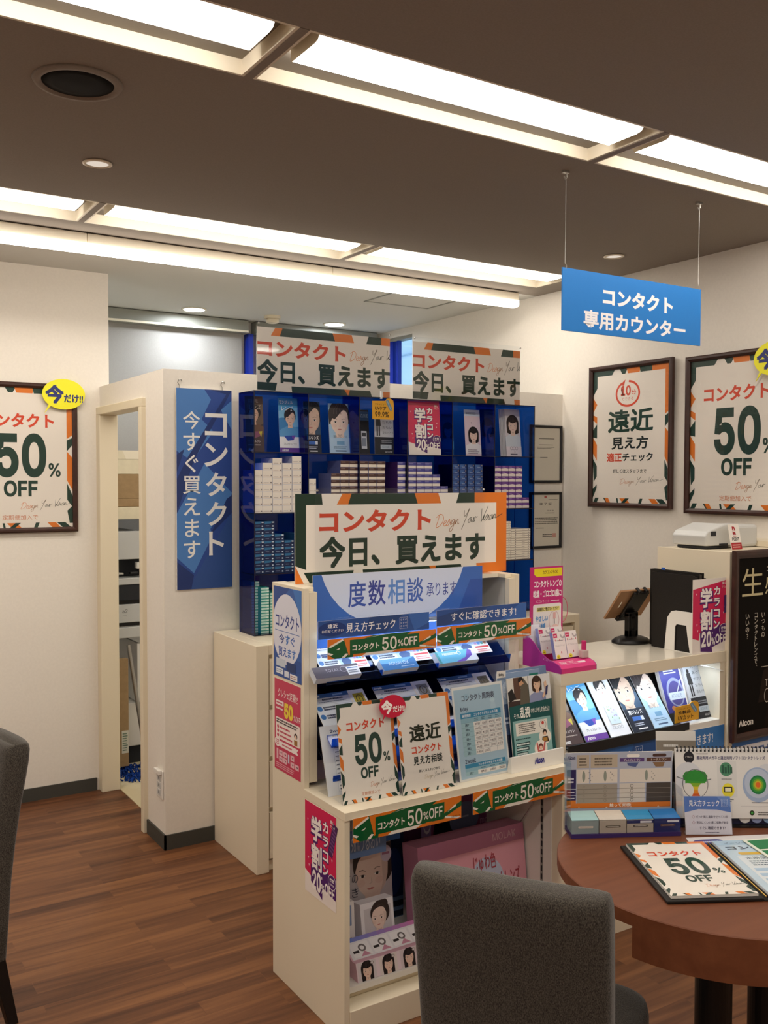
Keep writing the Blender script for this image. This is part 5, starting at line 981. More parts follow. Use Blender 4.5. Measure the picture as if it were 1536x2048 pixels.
def niche(px0, px1, kind, lab, y=2.290, h=.236, tilt=36.5, z=.6735):
    a, b = on(px0, 1470, 'y', y), on(px1, 1470, 'y', y); x0 = max(a.x, KX0+.027)
    F = leaning((x0, y, z), (b.x, y, z), h, tilt); m = MB().fbox(F, 0, 0, F.w, F.h, -.002, 0, 'paint', '#e8e8ea'); art_booklet(Print(m, F, 100, 250), kind); tag(m.build('brochure', origin=base_of(F)), lab, 'brochure')
niche(1118, 1168, 'brown', 'brown brochure at the left end of the black sloping rack')
niche(1173, 1218, 'blue', 'bright blue brochure with a person in blue shirt on the sloping rack')
niche(1223, 1264, 'white', 'overlit white brochure with flowers on the sloping rack')
niche(1268, 1307, 'dark', 'dark brochure with half a face and white title on the sloping rack')
niche(1310, 1346, 'pale', 'pale blue face brochure at the right end of the sloping rack')
def holder(px0, px1, pxt, lab1, kind, labh):
    a, b = on(px0, 1440, 'y', 2.31), on(px1, 1440, 'y', 2.31); F = leaning((a.x, 2.31, .669), (b.x, 2.31, .669), .212, 20)
    m = MB().fprism(Frame(F.at(0, 0, -.012), F.U, F.V, F.w, F.h), [(0, F.h), (F.w+.012, F.h*.98), (F.w+.024, F.h*.5), (F.w+.026, .03), (F.w+.016, .008), (F.w, .003), (0, .003)], -.006, 0, 'laminate_white').fprism(Frame(F.at(0, 0, -.0185), F.U, F.V, F.w, F.h), [(0, F.h), (F.w+.016, F.h*.98), (F.w+.028, F.h*.5), (F.w+.030, .03), (F.w+.019, .004), (F.w, -.001), (0, -.001)], -.002, 0, 'black')
    tag(m.build('brochure_holder', origin=base_of(F)), labh, 'brochure holder')
    m = MB().fbox(F, 0, 0, F.w, F.h, -.010, 0, 'paint', '#d8d8de'); art_booklet(Print(m, F, 100, 250), kind); tag(m.build('brochure', origin=base_of(F)), lab1, 'brochure')
holder(1344, 1383, 1322, 'indigo brochure with a lens ring in the niche, left of the grey one', 'ring', 'white wavy brochure holder behind the indigo lens ring brochure')
holder(1392, 1428, 1366, 'grey and black brochure with a standing figure at the niche right end', 'ink', 'white wavy brochure holder at the right end of the niche')
a, b = on(1350, 1447, 'y', 2.287), on(1398, 1400, 'y', 2.287); F = front_rect(a.x, b.x, a.z if a.z > .669 else .669, b.z, 2.287); m = uv_tag(F, '', ('アキュビュー', '全製品', 'UVカット')); m.fbox(F, 0, F.h-.002, F.w, F.h, -.03, -.002, 'acrylic_clear'); tag(m.build('price_tag', origin=base_of(F)), 'yellow UV cut tag standing in front of the lit niche', 'tag')
tag(MB().tube([(2.80, 2.50, .873), (2.82, 2.42, .872), (2.85, 2.36, .866)], .003, 'black').tube([(2.85, 2.36, .866), (2.885, 2.30, .858), (2.902, 2.268, .850), (2.916, 2.268, .846)], .0016, 'laminate_white').build('lamp_cord', origin=(2.85, 2.36, .866)), 'thin lamp cord leaving the lit niche at its upper right', 'cord')
def art_counter_banner(P):               # W=200 H=40
    P.bg('#2a62a8'); P.poly([(80, 0), (120, 0), (105, 40), (70, 40)], '#235294', 1); P.poly([(150, 0), (200, 0), (200, 20), (165, 40)], '#3a78bc'); P.text('見え方チェック', 24, 6, 78, 17, '#e9edf3', .012, 2); lens_mark(P, 82, 4, 9, 13); P.text('すぐに確認できます!', 120, 5, 184, 16, '#e9edf3', .012, 2)
    P.text('専用カウンター', 40, 22, 150, 38, '#c9d6e8', .03, 2)
card('counter_banner', front_rect(KX0+.018, KX1-.004, .497, .646, KY0-.0005), art_counter_banner, 200, 40, 'blue eye check banner across the counter front under the lit niche', 'banner', th=.001)
# ---- on the counter: lens drop display, tablet, binders
r = thing('counter_display', (2.20, 2.37, KT), 'magenta counter display carton with a tall pink header card', 'display box')
X0, X1 = 2.118, 2.277
m = MB(); side = [(2.274, 0), (2.274, .016), (2.284, .026), (2.305, .032), (2.34, .040), (2.375, .056), (2.405, .082), (2.43, .098), (2.462, .104), (2.462, 0)]
for xa, xb in ((X0, X0+.003), (X1-.003, X1)):
    k = len(side); m.add([(xa, y, KT+z) for y, z in side]+[(xb, y, KT+z) for y, z in side], [list(range(k))[::-1], list(range(k, 2*k))]+[[i, (i+1) % k, k+(i+1) % k, k+i] for i in range(k)], 'print', '#a92a86')
m.box((X0+.003, 2.459, KT), (X1-.003, 2.462, KT+.11), 'print', '#d8317f').box((X0+.003, 2.277, KT), (X1-.003, 2.459, KT+.002), 'print', '#d8317f')
fr = [(2.274, 0), (2.274, .016), (2.284, .026), (2.305, .032), (2.325, .034), (2.325, .0)]; k = len(fr)
m.add([(X0+.003, y, KT+z) for y, z in fr]+[(X1-.003, y, KT+z) for y, z in fr], [[i, (i+1) % k, k+(i+1) % k, k+i] for i in range(k)], 'print', '#dd3a83')
F = Frame((X0+.006, 2.305, KT+.0322), (1, 0, 0), (0, -.022, -.008), .147, .024); P = Print(m, F, 100, 30, n0=.001); P.greek(6, 3, 60, 9, 1, '#f6d9e4', 1); P.text('乾燥感・つらさに', 6, 11, 56, 19, '#f8e6ec', .02); P.rect(58, 12, 80, 22, '#f4dfe6', 1); P.greek(6, 23, 90, 28, 1, '#f6d9e4', 1)
F = left_rect(2.28, 2.40, KT+.01, KT+.05, X0-.0002); Print(m, F, 100, 40, n0=.0004).text('メニコンフィット', 34, 10, 78, 18, '#e6b8d4', .0, 1); m.build('tray', r)
def art_drop(P):                         # W=100 H=230
    m_ = '#c62a78'; P.bg(m_); P.poly([(12, 4), (97, 4), (97, 24), (20, 24), (12, 18)], '#f0dc22', 1); P.text('カラコンにもOK!', 38, 9, 84, 18, '#7a4a20', .015, 2); P.text('コンタクトレンズの', 12, 32, 96, 50, '#f8eef0', .035, 1); P.text('乾燥・ゴロゴロ感に!', 9, 56, 97, 74, '#f8eef0', .035)
    P.text('メニコンフィット', 16, 80, 58, 87, '#f0cfdb', .0); P.greek(62, 81, 92, 86, 1, '#f0cfdb'); P.rrect(9, 90, 95, 222, 5, '#efe8e4', 1); P.rect(20, 98, 90, 108, '#f0e68a', 2); P.text('装着前に“数滴たらすだけ”', 22, 98, 88, 107, '#4a3a32', .02, 3)
    P.text('やさしい', 16, 118, 54, 132, '#5f9ad0', .05, 3); P.text('使用感', 24, 136, 46, 150, '#5f9ad0', .05); P.ring(73, 132, 16, 24, 1, '#c98a96', 3); P.rect(70, 112, 78, 128, '#e6b4b0', 4); P.rect(73, 128, 75, 140, '#5a5a68'); P.ell(76, 148, 10, 7, '#f0cfc6'); P.text('うるおい成分配合', 28, 164, 82, 174, '#5f9ad0', .05, 3); P.ell(67, 194, 12, 9, '#cfc4c6', 3); P.line([(70, 186), (66, 204)], 2, '#3a3438', 4); P.rect(66, 206, 82, 211, m_, 3); P.greek(20, 178, 84, 184, 1, '#6d6468', 3)
MB_ = MB(); F = Frame((2.150, 2.464, KT+.330), (1, 0, 0), (0, 0, -1), .150, .330); MB_.fbox(F, 0, 0, F.w, F.h, -.002, 0, 'paint', '#c62a78'); art_drop(Print(MB_, F, 100, 230)); hc = MB_.build('header_card', r); c_ = F.at(F.w, F.h*.47, -.003); o_ = MB().tube([c_+Vector((.026*math.cos(math.radians(t)), 0, .044*math.sin(math.radians(t)))) for t in range(-88, 89, 8)], .0012, 'print', '#c8506e', n=6).build('bubble_edge', hc); o_['label'] = 'thin pink half ring'
def drop_box(x, y, z, lab):
    F = leaning((x, y, z), (x+.052, y, z), .088, 14); m = MB().fbox(F, 0, 0, F.w, F.h, -.014, 0, 'print', '#8f93c4'); P = Print(m, F, 60, 100); P.bg('#ebe4e2'); P.rect(2, 6, 22, 22, '#cc2f63', 1); P.greek(5, 12, 19, 17, 1, '#f6e6ea', 2); P.ring(50, 12, 13, 14, 7, '#b5acae', 1, a0=20, a1=190); P.greek(16, 30, 50, 36, 1, '#8a8084', 1); P.text('メニコンフィット', 6, 48, 54, 55, '#8a8084', .0, 1); [P.rect(8+k*22, 28, 11+k*22, 35, '#c24a5a', 1) for k in range(3)]; P.rect(30, 74, 34, 82, '#c24a5a'); P.ell(14, 94, 9, 9, '#efe03a', 2); P.greek(9, 91, 19, 97, 1, '#8a7a20', 3); return tag(m.build('drop_box', origin=base_of(F)), lab, 'box', 'eye drop boxes in the magenta display')
for i, x in enumerate((2.146, 2.200)): drop_box(x, 2.398, KT+.042, 'white eye drop box, rear row %s, in the magenta display' % ('left', 'right')[i])
for i, x in enumerate((2.152, 2.206)): drop_box(x, 2.334, KT+.0365, 'white eye drop box, front row %s, with a yellow dot' % ('left', 'right')[i])
for x in (2.128,):
    F = leaning((x, 2.43, KT+.05), (x+.05, 2.43, KT+.05), .088, 12); m = MB().fbox(F, 0, 0, F.w, F.h, -.014, 0, 'print', '#8f93c4'); Print(m, F, 60, 100).bg('#e6e2e8'); tag(m.build('drop_box', origin=base_of(F)), 'white eye drop box, rearmost by the magenta side wall', 'box', 'eye drop boxes in the magenta display')
r = thing('sample_bottle', (2.255, 2.312, KT+.0345), 'small clear bottle with pink cap at the front of the magenta display', 'bottle')
MB().box((2.240, 2.302, KT+.0345), (2.270, 2.322, KT+.062), 'print', '#c9b2b0').build('bottle', r, bevel=.004); MB().lathe([(.0085, .062), (.0085, .090), (.007, .092), (1e-6, .092)], (2.255, 2.312, KT), 'print', '#cf2f72', n=20).build('cap', r, smooth=False)
r = thing('tablet_stand', (2.772, 2.585, KT), 'black pedestal stand holding the gold tablet on the counter', 'tablet stand')
MB().lathe([(.082, 0), (.083, .006), (.070, .016), (.045, .024), (1e-6, .026)], (2.772, 2.585, KT), 'black', n=40, sx=1, sy=.8).build('base', r, smooth=True)
c = (2.772, 2.585); MB().box((c[0]-.026, c[1]-.012, KT+.02), (c[0]-.010, c[1]+.012, KT+.115), 'black').box((c[0]+.010, c[1]-.012, KT+.02), (c[0]+.026, c[1]+.012, KT+.115), 'black').box((c[0]-.026, c[1]-.012, KT+.02), (c[0]+.026, c[1]+.012, KT+.05), 'black').box((c[0]-.026, c[1]-.012, KT+.1), (c[0]+.026, c[1]+.012, KT+.118), 'black').build('post', r, bevel=.003)
p = [Vector(q) for q in ((2.668, 2.625, 1.012), (2.868, 2.625, 1.012), (2.868, 2.540, 1.126), (2.668, 2.540, 1.126))]
nb = (p[1]-p[0]).cross(p[3]-p[0]).normalized(); nb = nb if nb.y < 0 else -nb
TF = Frame(p[3], (1, 0, 0), p[0]-p[3], .2, (p[0]-p[3]).length)
m = MB().fbox(TF, .07, .006, .15, .134, .001, .012, 'black').fbox(TF, .085, -.006, .098, .012, -.012, .014, 'black').fbox(TF, .125, -.006, .138, .012, -.012, .014, 'black').fbox(TF, .06, .128, .16, .150, -.012, .012, 'black'); m.build('clamp', r, bevel=.003)
t_ = thing('tablet', tuple(TF.at(.1, .07, -.004)), 'gold backed tablet tilted on the black pedestal stand', 'tablet')
MB().fbox(TF, 0, 0, .2, TF.h, -.008, 0, 'gold_tablet').fbox(TF, .035, .055, .041, .085, 0, .0006, 'lamp_body').build('tablet_body', t_, bevel=.003); MB().fbox(TF, .006, .006, .194, TF.h-.006, -.0092, -.008, 'black').build('screen', t_)
# binders, bookend
def binder(x0, x1, y0, y1, h, col, lab, tab=None):
    m = MB().box((x0, y0, KT), (x0+.003, y1, KT+h), 'black_leather').box((x1-.003, y0, KT), (x1, y1, KT+h), 'black_leather').box((x0+.003, y1-.003, KT), (x1-.003, y1, KT+h), 'black_leather').box((x0+.003, y0+.006, KT+.006), (x1-.003, y1-.003, KT+h-.006), 'print', col)
    if tab: m.box((x0+.01, y1-.06, KT+h-.006), (x0+.014, y1-.045, KT+h+.008), 'print', tab)
    tag(m.build('binder', origin=((x0+x1)/2, (y0+y1)/2, KT)), lab, 'binder')
binder(2.772, 2.800, 2.285, 2.483, .283, '#2a2522', 'tall black binder nearest the white bookend')
binder(2.803, 2.829, 2.290, 2.520, .290, '#4a443e', 'black binder with a blue tab behind the first binder', '#2f62c0')
binder(2.832, 2.852, 2.300, 2.47, .270, '#b8404a', 'black folder with red pages against the till desk')
m = MB(); out = [(.0, .15), (.012, .03), (.03, .005), (.05, 0), (.133, .0), (.133, .15), (.118, .15), (.105, .085), (.10, .05), (.055, .05), (.048, .06), (.045, .15)]
F = left_rect(2.282, 2.415, KT, KT+.15, 2.766); m.fprism(F, out, -.003, 0, 'laminate_white').box((2.7665, 2.285, KT), (2.7705, 2.41, KT+.002), 'laminate_white'); tag(m.build('bookend', origin=(2.766, 2.35, KT)), 'white arch shaped bookend holding the black binders', 'bookend')
F = front_rect(2.756, 2.948, KT, 1.190, 2.2785); card('discount_card', F, lambda P: art_student(P, 1.0), 100, 150, 'pink student discount card standing at the counter front by the till desk', 'card', th=.0015)
p = on(1449, 1190, 'y', 2.276); F = front_rect(p.x, p.x+.05, p.z-.065, p.z, 2.2755); m = MB().fbox(F, 0, 0, F.w, F.h, -.001, 0, 'print', '#3a1f66'); Print(m, F, 50, 60).greek(8, 18, 42, 40, 2, '#7a5aa0', 1); tag(m.build('price_tag', origin=base_of(F)), 'small violet tag clipped on the pink card by the till desk', 'tag')
# ================================================================== till desk
DX, DY0, DY1, DZ = 2.937, 2.262, 2.605, 1.284
r = thing('till_desk', (3.22, 2.43, 0), 'tall cream till desk to the right of the counter', 'desk')
MB().box((DX, DY0, 0), (DX+.02, DY1, DZ), 'laminate').box((XW-.022, DY0, 0), (XW-.002, DY1, DZ), 'laminate').build('side_panel', r, bevel=.001)
MB().box((DX+.02, DY0+.001, 0), (XW-.022, DY0+.02, DZ-.002), 'laminate').build('front_panel', r); MB().box((DX+.02, DY0+.02, DZ-.03), (XW-.022, DY1, DZ-.002), 'laminate').build('top_board', r)
card('desk_banner', front_rect(DX+.025, XW-.03, .455, .60, DY0-.001), lambda P: (P.bg('#e3e2e6'), P.rect(0, 0, 200, 16, '#2a66ae', 1), P.text('検査', 6, 22, 22, 38, '#3a5fa4', .02, 2), P.text('専用カウンター', 40, 20, 150, 38, '#3a5fa4', .03)), 200, 50, 'blue and white banner under the black poster on the till desk front', 'banner', th=.001)
def art_black(P):                        # W=100 H=145
    P.bg('#16120f'); P.poly([(60, 60), (100, 40), (100, 145), (40, 145)], '#1f1713', 1); face(P, 72, 62, 40, '#120c0a', '#7d5640', '#2a201a', 'long', 2); P.rect(34, 92, 100, 92.6, '#b9ad9c', 12); y = '#cfc39a'
    P.text('生', 6, 9, 35, 32, y, .0, 12); P.text('感覚', 38, 16, 86, 32, y, .0); P.text('コンタクトに', 40, 8, 88, 13, '#d9d0c0', .0); P.vtext('いつもの', 36, 46, 68, 4.6, '#d9d0c0', .0); P.vtext('コンタクトレンズで、', 26, 46, 94, 4.6, '#d9d0c0', .0); P.vtext('いいの？', 14, 46, 68, 4.6, '#d9d0c0', .0)
    P.text('TOTAL', 40, 103, 62, 109, '#cfc6b8', .0); P.text('30', 70, 102, 84, 112, '#cfc6b8', .0); P.ring(43, 117, 4, 6, .6, '#cfc6b8'); P.text('Alcon', 4, 134, 24, 139, '#e9e4dc', .03)
F = front_rect(2.926, 3.40, .582, 1.291, 2.245); framed('framed_poster', F, art_black, 100, 145, 'dark wood framed black poster with gold character leaning on the till desk', fw=.03, depth=.016, mat='print_matte', film=False)
# till machine and the point card
r = thing('till_machine', (3.13, 2.48, DZ), 'off-white till printer on top of the till desk', 'till')
m = MB(); pr = [(2.975, .012), (2.968, .05), (2.985, .068), (3.085, .095), (3.12, .094), (3.13, .07), (3.13, .012)]; k = len(pr); y0, y1 = 2.40, 2.56
m.add([(x, y0, DZ+z) for x, z in pr]+[(x, y1, DZ+z) for x, z in pr], [list(range(k))[::-1], list(range(k, 2*k))]+[[i, (i+1) % k, k+(i+1) % k, k+i] for i in range(k)], 'machine_grey').box((2.985, 2.41, DZ-.001), (3.12, 2.55, DZ+.012), 'slot_dark'); body = m.build('printer_body', r, bevel=.005)
MB().box((3.131, 2.41, DZ), (3.30, 2.56, DZ+.088), 'machine_grey').build('rear_housing', r, bevel=.012); MB().box((3.0, 2.399, DZ+.050), (3.03, 2.4012, DZ+.068), 'slot_dark').build('button', body); MB().box((3.05, 2.3985, DZ+.013), (3.10, 2.4, DZ+.020), 'slot_dark').build('label_plate', body)
a = on(1452, 1058, 'y', 2.36); F = leaning((a.x+.012, 2.34, DZ), (a.x+.072, 2.34, DZ), .098, 12)
card('point_card', F, lambda P: (P.bg('#ebe6e0'), P.text('R', 30, 10, 62, 46, '#a8202a', .05, 1), P.rect(28, 50, 62, 53, '#a8202a'), P.text('POINT', 16, 58, 84, 72, '#2a2624', .03), P.rect(0, 80, 100, 110, '#a8232c', 1), P.greek(10, 86, 90, 104, 2, '#e6b8b0', 2)), 100, 110, 'white and red point card standing in front of the till printer', 'card')
tag(MB().box((3.30, 2.35, DZ), (3.46, 2.56, DZ+.022), 'laminate').build('paper_tray', origin=(3.38, 2.45, DZ)), 'low cream tray beside the till printer', 'tray')
# ================================================================== round table, its papers and the chairs
TX, TY, TR, TZ = 1.788, 1.391, .366, .680
r = thing('round_table', (TX, TY, 0), 'round brown wooden table with a deep curved apron and black legs', 'table')
MB().lathe([(1e-6, TZ), (TR-.002, TZ), (TR, TZ-.002), (TR, TZ-.028), (1e-6, TZ-.028)], (TX, TY, 0), 'table_wood', n=96).build('tabletop', r)
m = MB(); a0, a1, n = 191, 345, 48; vs = []; fs = []
for i in range(n+1):
    a = math.radians(a0+(a1-a0)*i/n); c, s = math.cos(a), math.sin(a)
    for rr, z in ((TR, .588), (TR, TZ-.0281), (TR-.022, TZ-.0281), (TR-.022, .588)): vs.append((TX+rr*c, TY+rr*s, z))
for i in range(n):
    for j in range(4): fs.append([i*4+j, i*4+(j+1) % 4, (i+1)*4+(j+1) % 4, (i+1)*4+j])
fs += [[0, 1, 2, 3], [n*4+3, n*4+2, n*4+1, n*4]]; m.add(vs, fs, 'table_wood'); m.build('apron', r)
p0 = (TX+(TR-.03)*math.cos(math.radians(a0)), TY+(TR-.03)*math.sin(math.radians(a0))); p1 = (TX+(TR-.03)*math.cos(math.radians(a1)), TY+(TR-.03)*math.sin(math.radians(a1)))
d = Vector((p1[0]-p0[0], p1[1]-p0[1], 0)).normalized(); q = Vector((-d.y, d.x, 0))*.012
m = MB(); P0, P1 = Vector((*p0, 0)), Vector((*p1, 0)); m.add([P0-q+Vector((0, 0, .60)), P1-q+Vector((0, 0, .60)), P1+q+Vector((0, 0, .60)), P0+q+Vector((0, 0, .60)), P0-q+Vector((0, 0, TZ-.029)), P1-q+Vector((0, 0, TZ-.029)), P1+q+Vector((0, 0, TZ-.029)), P0+q+Vector((0, 0, TZ-.029))], BOXF, 'wood_dark_edge'); m.build('rail', r)
for x, y in ((1.775, 1.395), (1.925, 1.365)): MB().lathe([(.05, 0), (.05, .012), (.041, .02), (.041, TZ-.029)], (x, y, 0), 'black', n=32).build('leg', r)
def tpoint(px, py, z=TZ): return on(px, py, 'z', z)
# lens comparison display
a, b = tpoint(1143, 1678), tpoint(1362, 1672); U = (b-a).normalized(); B = Vector((-U.y, U.x, 0)); Wd = (b-a).length
r = thing('lens_display', tuple(a+U*Wd/2+B*.03), 'lens comparison display with four sample blocks and chart card at the table back', 'display')
ZV = Vector((0, 0, 1)); F = Frame(a+B*.062+ZV*.192, U, -ZV, Wd, .192)
def art_compare(P):                      # W=140 H=100
    P.bg('#aeb3c4'); P.text('Alcon', 3, 4, 13, 9, '#2c2f5c', .03, 1); P.rect(15, 3, 31, 20, '#b9ab98', 1); P.rect(33, 3, 68, 20, '#b9ab98'); P.greek(18, 6, 28, 18, 3, '#6d6256', 2); P.greek(38, 6, 62, 18, 3, '#6d6256', 2)
    P.rrect(80, 3, 97, 7, 2, '#efe9e2', 2); P.rect(71, 8, 103, 13, '#5b3f7a', 2); P.text('プレシジョン ワン', 76, 9, 98, 12, '#efe9e2', .01, 3); P.poly([(80, 14), (96, 14), (92, 20), (82, 18)], '#4f5a8c', 2); P.rrect(114, 3, 132, 7, 2, '#4a2f26', 2); P.rect(106, 8, 138, 13, '#5a3a30', 2); P.text('トータルワン', 112, 9, 132, 12, '#d9cdbf', .01, 3); P.poly([(114, 14), (130, 14), (128, 20), (118, 20)], '#8a6a4c', 2)
    P.rect(2, 22, 14, 47, '#2c2458', 1); P.greek(3, 32, 12, 40, 2, '#d9d6e2', 2); P.rect(2, 48, 14, 55, '#2c2458', 1); P.rect(2, 56, 14, 63, '#2c2458', 1); P.greek(3, 50, 13, 53, 1, '#d9d6e2', 2); P.greek(3, 58, 13, 61, 1, '#d9d6e2', 2); P.rect(2, 62, 14, 66, '#d97a2a', 4)
    P.rect(15, 22, 31, 40, '#dcd2c6', 1); P.rect(33, 22, 68, 40, '#dcd2c6'); P.rect(71, 22, 138, 40, '#dcd2c6'); P.rect(15, 41, 68, 70, '#9d9488'); P.rect(71, 41, 104, 70, '#d3cabf'); P.rect(106, 41, 138, 70, '#4a423c')
    for x in (24, 52, 106): P.ell(x, 31, 2, 7, '#8d9488', 2); [P.ell(x+7+i % 3*2, 26+i*2.6, .7, .7, '#8d8a86') for i in range(5)]
    for k in range(3): P.rect(15, 47.4+k*6.2, 138, 47.9+k*6.2, '#857c72', 3); 
    for k in range(4): P.ring(87, 44.5+k*6.1, 2.2, 2.4, .6, '#6d675f', 3, n=16); P.ring(24, 44.5+k*6.1, 1.7, 2, .4, '#7d756b', 3, n=3); P.ring(52, 44.5+k*6.1, 1.7, 2, .4, '#7d756b', 3, n=12)
    P.rect(2, 66, 138, 72.5, '#d9772a', 4); P.text('触って実感!', 58, 67, 86, 71.4, '#f2e6d8', .02, 5)
    for x in (18, 54, 86, 122): P.poly([(x-1.6, 72.5), (x+1.6, 72.5), (x, 71.2)], '#efe6dc', 5)
card('chart_card', F, art_compare, 140, 100, None, None, th=.002, parent=r)
m = MB()
for k, (cf, ct, tg, wv) in enumerate((('#8f9fa0', '#a9cfd0', '#d9cfc4', 0), ('#b3aa9c', '#d9cfc2', '#6d6558', 1), ('#b3aa9c', '#2f8fc4', '#5c5650', 1), ('#1d2c66', '#2a78bc', '#6a4a3a', 2))):
    K = Frame(a+U*(Wd/4*k+.002)+B*.004+ZV*.047, U, -ZV, Wd/4-.002, .037); vs = [K.at(0, .037), K.at(K.w, .037), K.at(K.w, .037, -.044), K.at(0, .037, -.044), K.at(0, .005), K.at(K.w, .005), K.at(K.w, -.003, -.044), K.at(0, -.003, -.044)]
    m.add(vs, BOXF, 'print', cf); T = Frame(K.at(0, -.003, -.044)+ZV*.0006, U, (K.at(0, .005)-K.at(0, -.003, -.044)), K.w, (K.at(0, .005)-K.at(0, -.003, -.044)).length); Print(m, T, 60, 40, n0=.0006).bg(ct)
    P = Print(m, K, 60, 37); P.rrect(14, 18, 48, 23, 2.4, tg, 1); P.greek(18, 19.5, 44, 21.5, 1, '#efe9e2' if k else '#8a827a', 2, jitter=0)
    if k >= 2: P.rect(0, 6, 60, 14 if k == 2 else 30, '#232c62', 0); P.rrect(30, 8, 56, 13, 1, '#d9dbe2', 2)
m.fbox(Frame(a+ZV*.0102, U, -ZV, Wd, .01), 0, 0, Wd, .0098, -.062, 0, 'print', '#3a2a66'); m.build('sample_blocks', r)
m = MB(); K = Frame(a+ZV*.055, U, -ZV, Wd, .055); m.fbox(K, -.002, 0, Wd+.002, .045, .001, .0025, 'acrylic_clear').fbox(K, -.0035, -.135, -.002, .055, -.064, .001, 'acrylic_clear').fbox(K, Wd+.002, -.06, Wd+.0035, .055, -.064, .001, 'acrylic_clear'); m.build('acrylic_box', r)
# flip calendar
cA = Vector((1.884, 1.598, TZ)); U2 = Vector((.84, -.543, 0)).normalized(); B2 = Vector((-U2.y, U2.x, 0))
r = thing('flip_chart', tuple(cA+U2*.13+B2*.04), 'white spiral bound desk flip chart with eye drawings on the table', 'flip chart')
F = leaning(cA+ZV*.020, cA+U2*.262+ZV*.020, .172, 9)
def art_flip(P):                         # W=150 H=100
    P.bg('#e2dfdd'); P.ell(20, 13, 7.5, 8.5, '#1f1f28', 1); P.text('どうみえる', 15, 11, 25, 14, '#c9c6c4', .02, 2); P.greek(31, 7, 51, 9, 1, '#6d6a68', 1); P.text('遠近両用メガネと遠近両用ソフトコンタクトレンズ', 31, 11, 130, 16, '#2f2b62', .02, 1); P.ell(18, 46, 22, 26, '#d3d4da', 1); P.ell(132, 46, 20, 24, '#d3d4da')
    P.rect(60, 18, 88, 70, '#d9d7d6', 1)
    for k, c in enumerate(('#2f8a35', '#3f9a30', '#86b02e', '#d8c02c', '#e28a2a', '#d85a2a')): P.rect(12+k*1.6 if k < 2 else 20+k*.6, 40+k*5, 44-k*1.6 if k < 2 else 37-k*.6, 45.2+k*5, c, 2)
    P.poly([(12, 46), (10, 40), (14, 34), (28, 31), (42, 34), (46, 40), (44, 48)], '#2f8a35', 2); P.ell(17, 60, 8.5, 10, '#e6e2de', 3); P.ell(40, 60, 8.5, 10, '#e6e2de'); P.ring(28, 51, 18.5, 21, .8, '#5a5a60', 4); P.line([(10, 44), (2, 41)], .9, '#4a4a50'); P.line([(46, 45), (51, 44)], .9, '#4a4a50')
    P.ell(73, 30, 9, 10, '#4f8a6a', 2); [P.rect(67+k*4, 24+k % 2*3, 70+k*4, 36, '#2f5a48', 3) for k in range(4)]; P.ell(75, 60, 9, 10, '#e6d83a', 2); P.rect(69, 55, 81, 63, '#2a2a2a', 3); P.rect(70.5, 56.5, 79.5, 61.5, '#ece6c0', 4); P.greek(66, 43, 82, 45, 1, '#5a5a5a', 2); P.greek(66, 72, 84, 77, 2, '#5a5a5a', 2)
    P.ell(118, 52, 22, 25, '#9fb0cf', 2); P.ell(118, 50, 19, 21, '#b9c3d8', 3)
    for q, c in ((12, '#1f7a45'), (9.6, '#3f9a3f'), (7.4, '#7fae35'), (5.4, '#c9b430'), (3.4, '#dd6a2a')): P.ell(118, 52, q, q*1.12, c, 4); P.L += 1; P.L = 4
    for i, (q, c) in enumerate(((9.6, '#3f9a3f'), (7.4, '#7fae35'), (5.4, '#c9b430'), (3.4, '#dd6a2a'))): P.ell(118, 52, q, q*1.12, c, 5+i)
    P.rect(108, 77, 138, 78, '#4a4a50', 2); P.rect(92, 82, 150, 83, '#cfcccc', 2); P.ell(108, 92, 3.4, 3.6, '#2a3a20', 2); P.ell(108, 92, 1.6, 1.7, '#3f9a3f', 3); P.greek(116, 90, 140, 96, 2, '#6d6a68', 2)
card('chart_sheet', F, art_flip, 150, 100, None, None, th=.004, parent=r)
m = MB()
for k in range(26):
    u = .006+k*.0100; o = F.at(u, .004, 0); m.tube([o+F.N*.002-F.V*-.004, o+F.N*.004, o+F.N*.003-F.V*.008, o-F.N*.005-F.V*.008, o-F.N*.006+F.V*.003], .0011, 'slot_dark', n=5); m.fbox(F, u-.0022, .004, u+.0022, .0085, .0006, .0009, 'slot_dark')
m.build('spiral_binding', r); m = MB()
for k in range(5):
    u = .172+k*.030; F.at(u, .17); pts = [(u-.014, .168)]+[(u-.014*math.cos(math.radians(t)), .172+.012*math.sin(math.radians(t))) for t in range(0, 181, 20)]+[(u+.014, .168)]; m.fprism(F, pts, -.006-k*.0006, -.0045-k*.0006, 'print', ('#e2dfdd', '#8f9cc4', '#8fb0d4', '#8f9cc4', '#b5c3dd')[k])
m.build('index_tab', r)
MB().add([cA-B2*.012, cA+U2*.262-B2*.012, cA+U2*.262+B2*.10, cA+B2*.10]+[v+ZV*.004 for v in (cA-B2*.012, cA+U2*.262-B2*.012, cA+U2*.262+B2*.10, cA+B2*.10)], BOXF, 'black').fbox(Frame(F.at(0, F.h, -.005)+F.V*-.03, F.U, F.V, F.w, .048), 0, 0, F.w, .046, -.006, -.003, 'print', '#1c1c3c').build('easel_base', r)
bk = leaning(cA+B2*.10+ZV*.004, cA+U2*.262+B2*.10+ZV*.004, .19, -22); MB().fbox(bk, 0, 0, bk.w, bk.h, -.003, 0, 'black').build('easel_back', r)
c0 = Vector((1.952, 1.722, TZ)); F = leaning(c0, c0+U2*.105, .198, 6); F.O = F.O; card('note_card', F, lambda P: (P.bg('#e6e3de'), P.rect(0, 12, 100, 26, '#8d8478', 1), P.greek(18, 16, 60, 22, 1, '#e6e3de', 2)), 100, 100, 'plain white card standing behind the flip chart', 'card')
